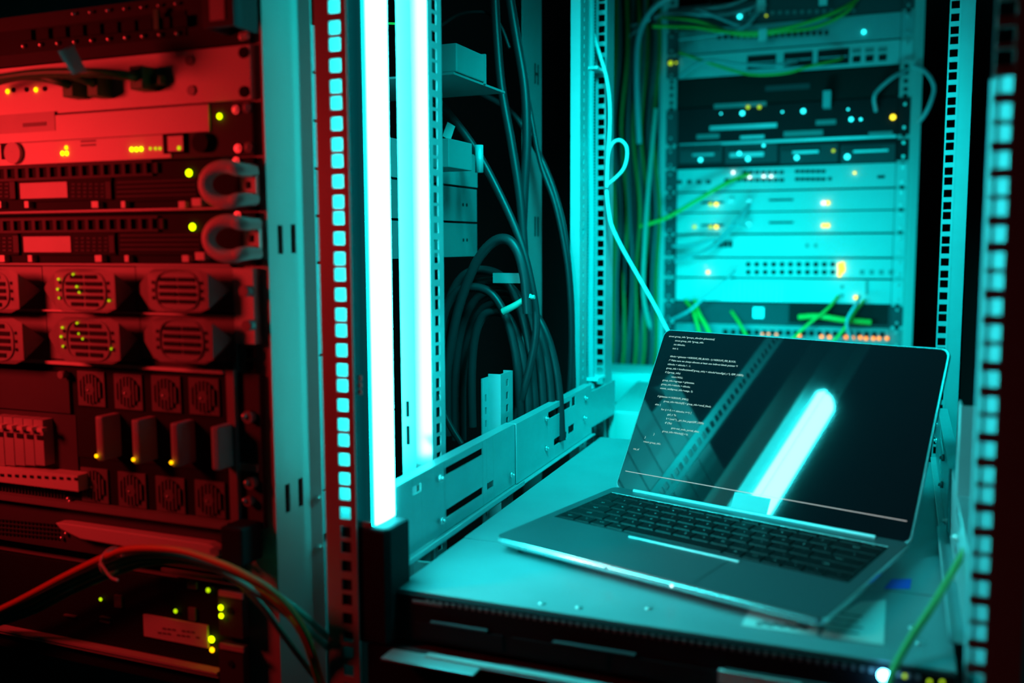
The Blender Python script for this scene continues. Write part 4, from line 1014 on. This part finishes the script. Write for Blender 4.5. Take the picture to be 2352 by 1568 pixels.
for i, (lst, lab) in enumerate((
    ([(1440, 90), (1500, 40), (1580, 25), (1680, 10), (1760, -30)], 'pale cable curving in at upper left of far rack'),
    ([(1450, 60), (1540, 30), (1640, 35), (1720, 20), (1760, -10)], 'pale cable below the upper left curve of far rack'),
    ([(1600, 20), (1650, 40), (1710, 60), (1735, 30), (1745, -20)], 'pale cable looping to a hanging white tag'),
    ([(1560, 90), (1640, 80), (1700, 66), (1730, 40), (1760, 10)], 'pale cable crossing the patch panel ports'),
    ([(1550, 600), (1610, 580), (1660, 545), (1690, 505), (1722, 470)], 'pale cable rising to a round connector'),
    ([(1545, 565), (1600, 562), (1650, 545), (1685, 515), (1715, 520)], 'pale cable rising to lower round connector'),
    ([(1555, 590), (1625, 575), (1680, 530), (1710, 490), (1722, 465)], 'pale cable between the two connector cables'),
    ([(1560, 175), (1620, 140), (1700, 148), (1780, 150), (1830, 140)], 'pale cable feeding the framed port windows'),
    ([(1540, 735), (1580, 715), (1610, 690), (1660, 650), (1690, 620)], 'pale cable rising from behind the laptop corner'),
    ([(1960, 790), (1945, 740), (1965, 700), (1975, 680)], 'pale cable hanging at right of the open dark bay'))):
    fc('grey_cable', lab, [(a, b, -.03-.004*i*(1 if 0 < k < len(lst)-1 else .3)) for k, (a, b) in enumerate(lst)], .0032, 'gcable', GG)
for (a, b, lab) in ((1748, 12, 'white tag hanging at top of far rack, upper one'), (1751, 80, 'white tag hanging on the green cable, lower one'), (1890, -2, 'white tag cut by the top edge of photo, far rack')):
    tag(PR(a-9, b-14, a+10, b+14, FY-{12: .0435, 80: .0755, -2: .0555}[b], FY-{12: .042, 80: .074, -2: .054}[b]).build('cable_tag', 'paper'), lab, 'tag', 'white tags on the far rack cables')
tag(PR(1890, 208, 1908, 246, FY-.03, FY-.002).build('cable_plug', 'gcable'), 'pale plug standing in the black bay of far rack', 'plug')
# loops at the right of the far rack
fc('grey_cable', 'pale curved cable inside the black bay near right post of far rack', [(2080, 162, -.02), (2050, 178, -.03), (2018, 206, -.03), (2008, 225, -.03), (2012, 255, -.01)], .0040, 'gcable', GG)
fc('grey_cable', 'pale looped cable outside the right post of far rack', [(2098, 152, -.008), (2120, 160, -.02), (2138, 180, -.03), (2146, 205, -.03), (2136, 240, -.03), (2122, 266, -.02), (2108, 282, -.008)], .0044, 'gcable', GG)
# vertical bundle left of the far rack
VG = 'cable bundle hanging left of the far rack'
cols = ['vgreen', 'vteal', 'rubber', 'vgreen', 'vteal', 'rubber', 'vgreen', 'vteal', 'vgreen', 'rubber', 'vteal', 'vgreen']
ordn = ['first', 'second', 'third', 'fourth', 'fifth', 'sixth', 'seventh', 'eighth', 'ninth', 'tenth', 'eleventh', 'twelfth', 'thirteenth', 'fourteenth']
names = dict(vgreen='green_cable', vteal='teal_cable', rubber='black_cable')
for i, m in enumerate(cols):
    x = 1404+i*9.2; k = random.uniform(-10, 10)
    lst = [(x+14+k, -60, -.02), (x+10, 120, -.04+.01*(i % 3)), (x+k*.6, 300, -.03), (x+6-k*.5, 480, -.05+.01*(i % 2)), (x+10+k, 640, -.03), (x+2, 800, -.04), (x-6+k, 960, -.04), (x+4, 1150, -.02)]
    fc(names[m], '%s from left in the vertical cable bundle beside far rack, %s' % (ordn[i], dict(vgreen='green', vteal='teal', rubber='black')[m]), lst, .0042, m, VG)
fc('grey_cable', 'thick pale cable curving over the top of the vertical bundle', [(1468, 330, -.05), (1462, 180, -.06), (1468, 80, -.06), (1500, 20, -.06), (1560, -20, -.05)], .0060, 'gcable', VG)
fc('grey_cable', 'dim cable drooping beside the far rack left post', [(1506, 250, -.05), (1490, 420, -.06), (1480, 560, -.06), (1478, 680, -.05), (1500, 780, -.03)], .0050, 'teal', VG)

# green cable at right foreground crossing the chassis
gl = [(2265, 1170, .17), (2238, 1225, .13), (2190, 1310, .09), (2140, 1395, .055), (2090, 1470, .03), (2050, 1545, .0), (2030, 1610, -.02)]
cord('green_cable', 'green-yellow cable slanting over the right corner of the chassis', 'cable', [at(a, b, Y=Y) for a, b, Y in gl], .0027, 'fibre')

# thin green cable glimpsed between wand and upright
cord('green_cable', 'thin green cable glimpsed between light wand and bright upright, near top', 'cable', [at(760, 48, Y=.30), at(900, 54, Y=.30), at(1010, 58, Y=.33)], .0014, 'green')

# ------------------------------------------------------------------ lights
def area(name, loc, target, sx, sy, power, col, spread=None):
    l = bpy.data.lights.new(name, 'AREA'); l.shape = 'RECTANGLE'; l.size = sx; l.size_y = sy; l.energy = power; l.color = col
    if spread: l.spread = math.radians(spread)
    o = bpy.data.objects.new(name, l); COL.objects.link(o); o.location = loc
    d = Vector(target)-Vector(loc); o.rotation_euler = d.to_track_quat('-Z', 'Y').to_euler(); return o
area('red_lamp', (-.73, -.36, 1.28), (-.58, 0, 1.20), .12, .12, 1.02, (1, .022, .024), 110)
area('cyan_gap_fill', (-.233, .104, 1.28), (-.296, .03, 1.28), .02, .62, .22, (0, .95, .9))  # added light without a fixture, reinforcing bounce off the upright
area('cyan_far_lamp', (-.12, 1.02, 1.02), (-.10, 1.42, 1.10), .25, .08, 2.1, (0, .95, 1))
area('cyan_rear_fill', (.06, .05, 1.62), (-.12, .80, 1.02), .10, .25, 3.6, (0, .95, .97), 72)  # unseen fill added to brighten the rear of the centre rack
area('cyan_side_fill', (.30, .16, 1.56), (-.23, .17, 1.22), .06, .30, .40, (0, .95, .95), 60)  # unseen weak fill added for the upright flanges and rails
w = bpy.data.worlds.new('world'); scn.world = w; w.use_nodes = True
w.node_tree.nodes['Background'].inputs[0].default_value = (.001, .004, .005, 1); w.node_tree.nodes['Background'].inputs[1].default_value = 1
vs_ = scn.view_settings; vs_.view_transform = 'Standard'; vs_.look = 'None'; vs_.gamma = 1; vs_.exposure = 0; vs_.use_curve_mapping = False
scn.cycles.max_bounces = 6; scn.cycles.use_denoising = True; scn.cycles.sample_clamp_indirect = 6
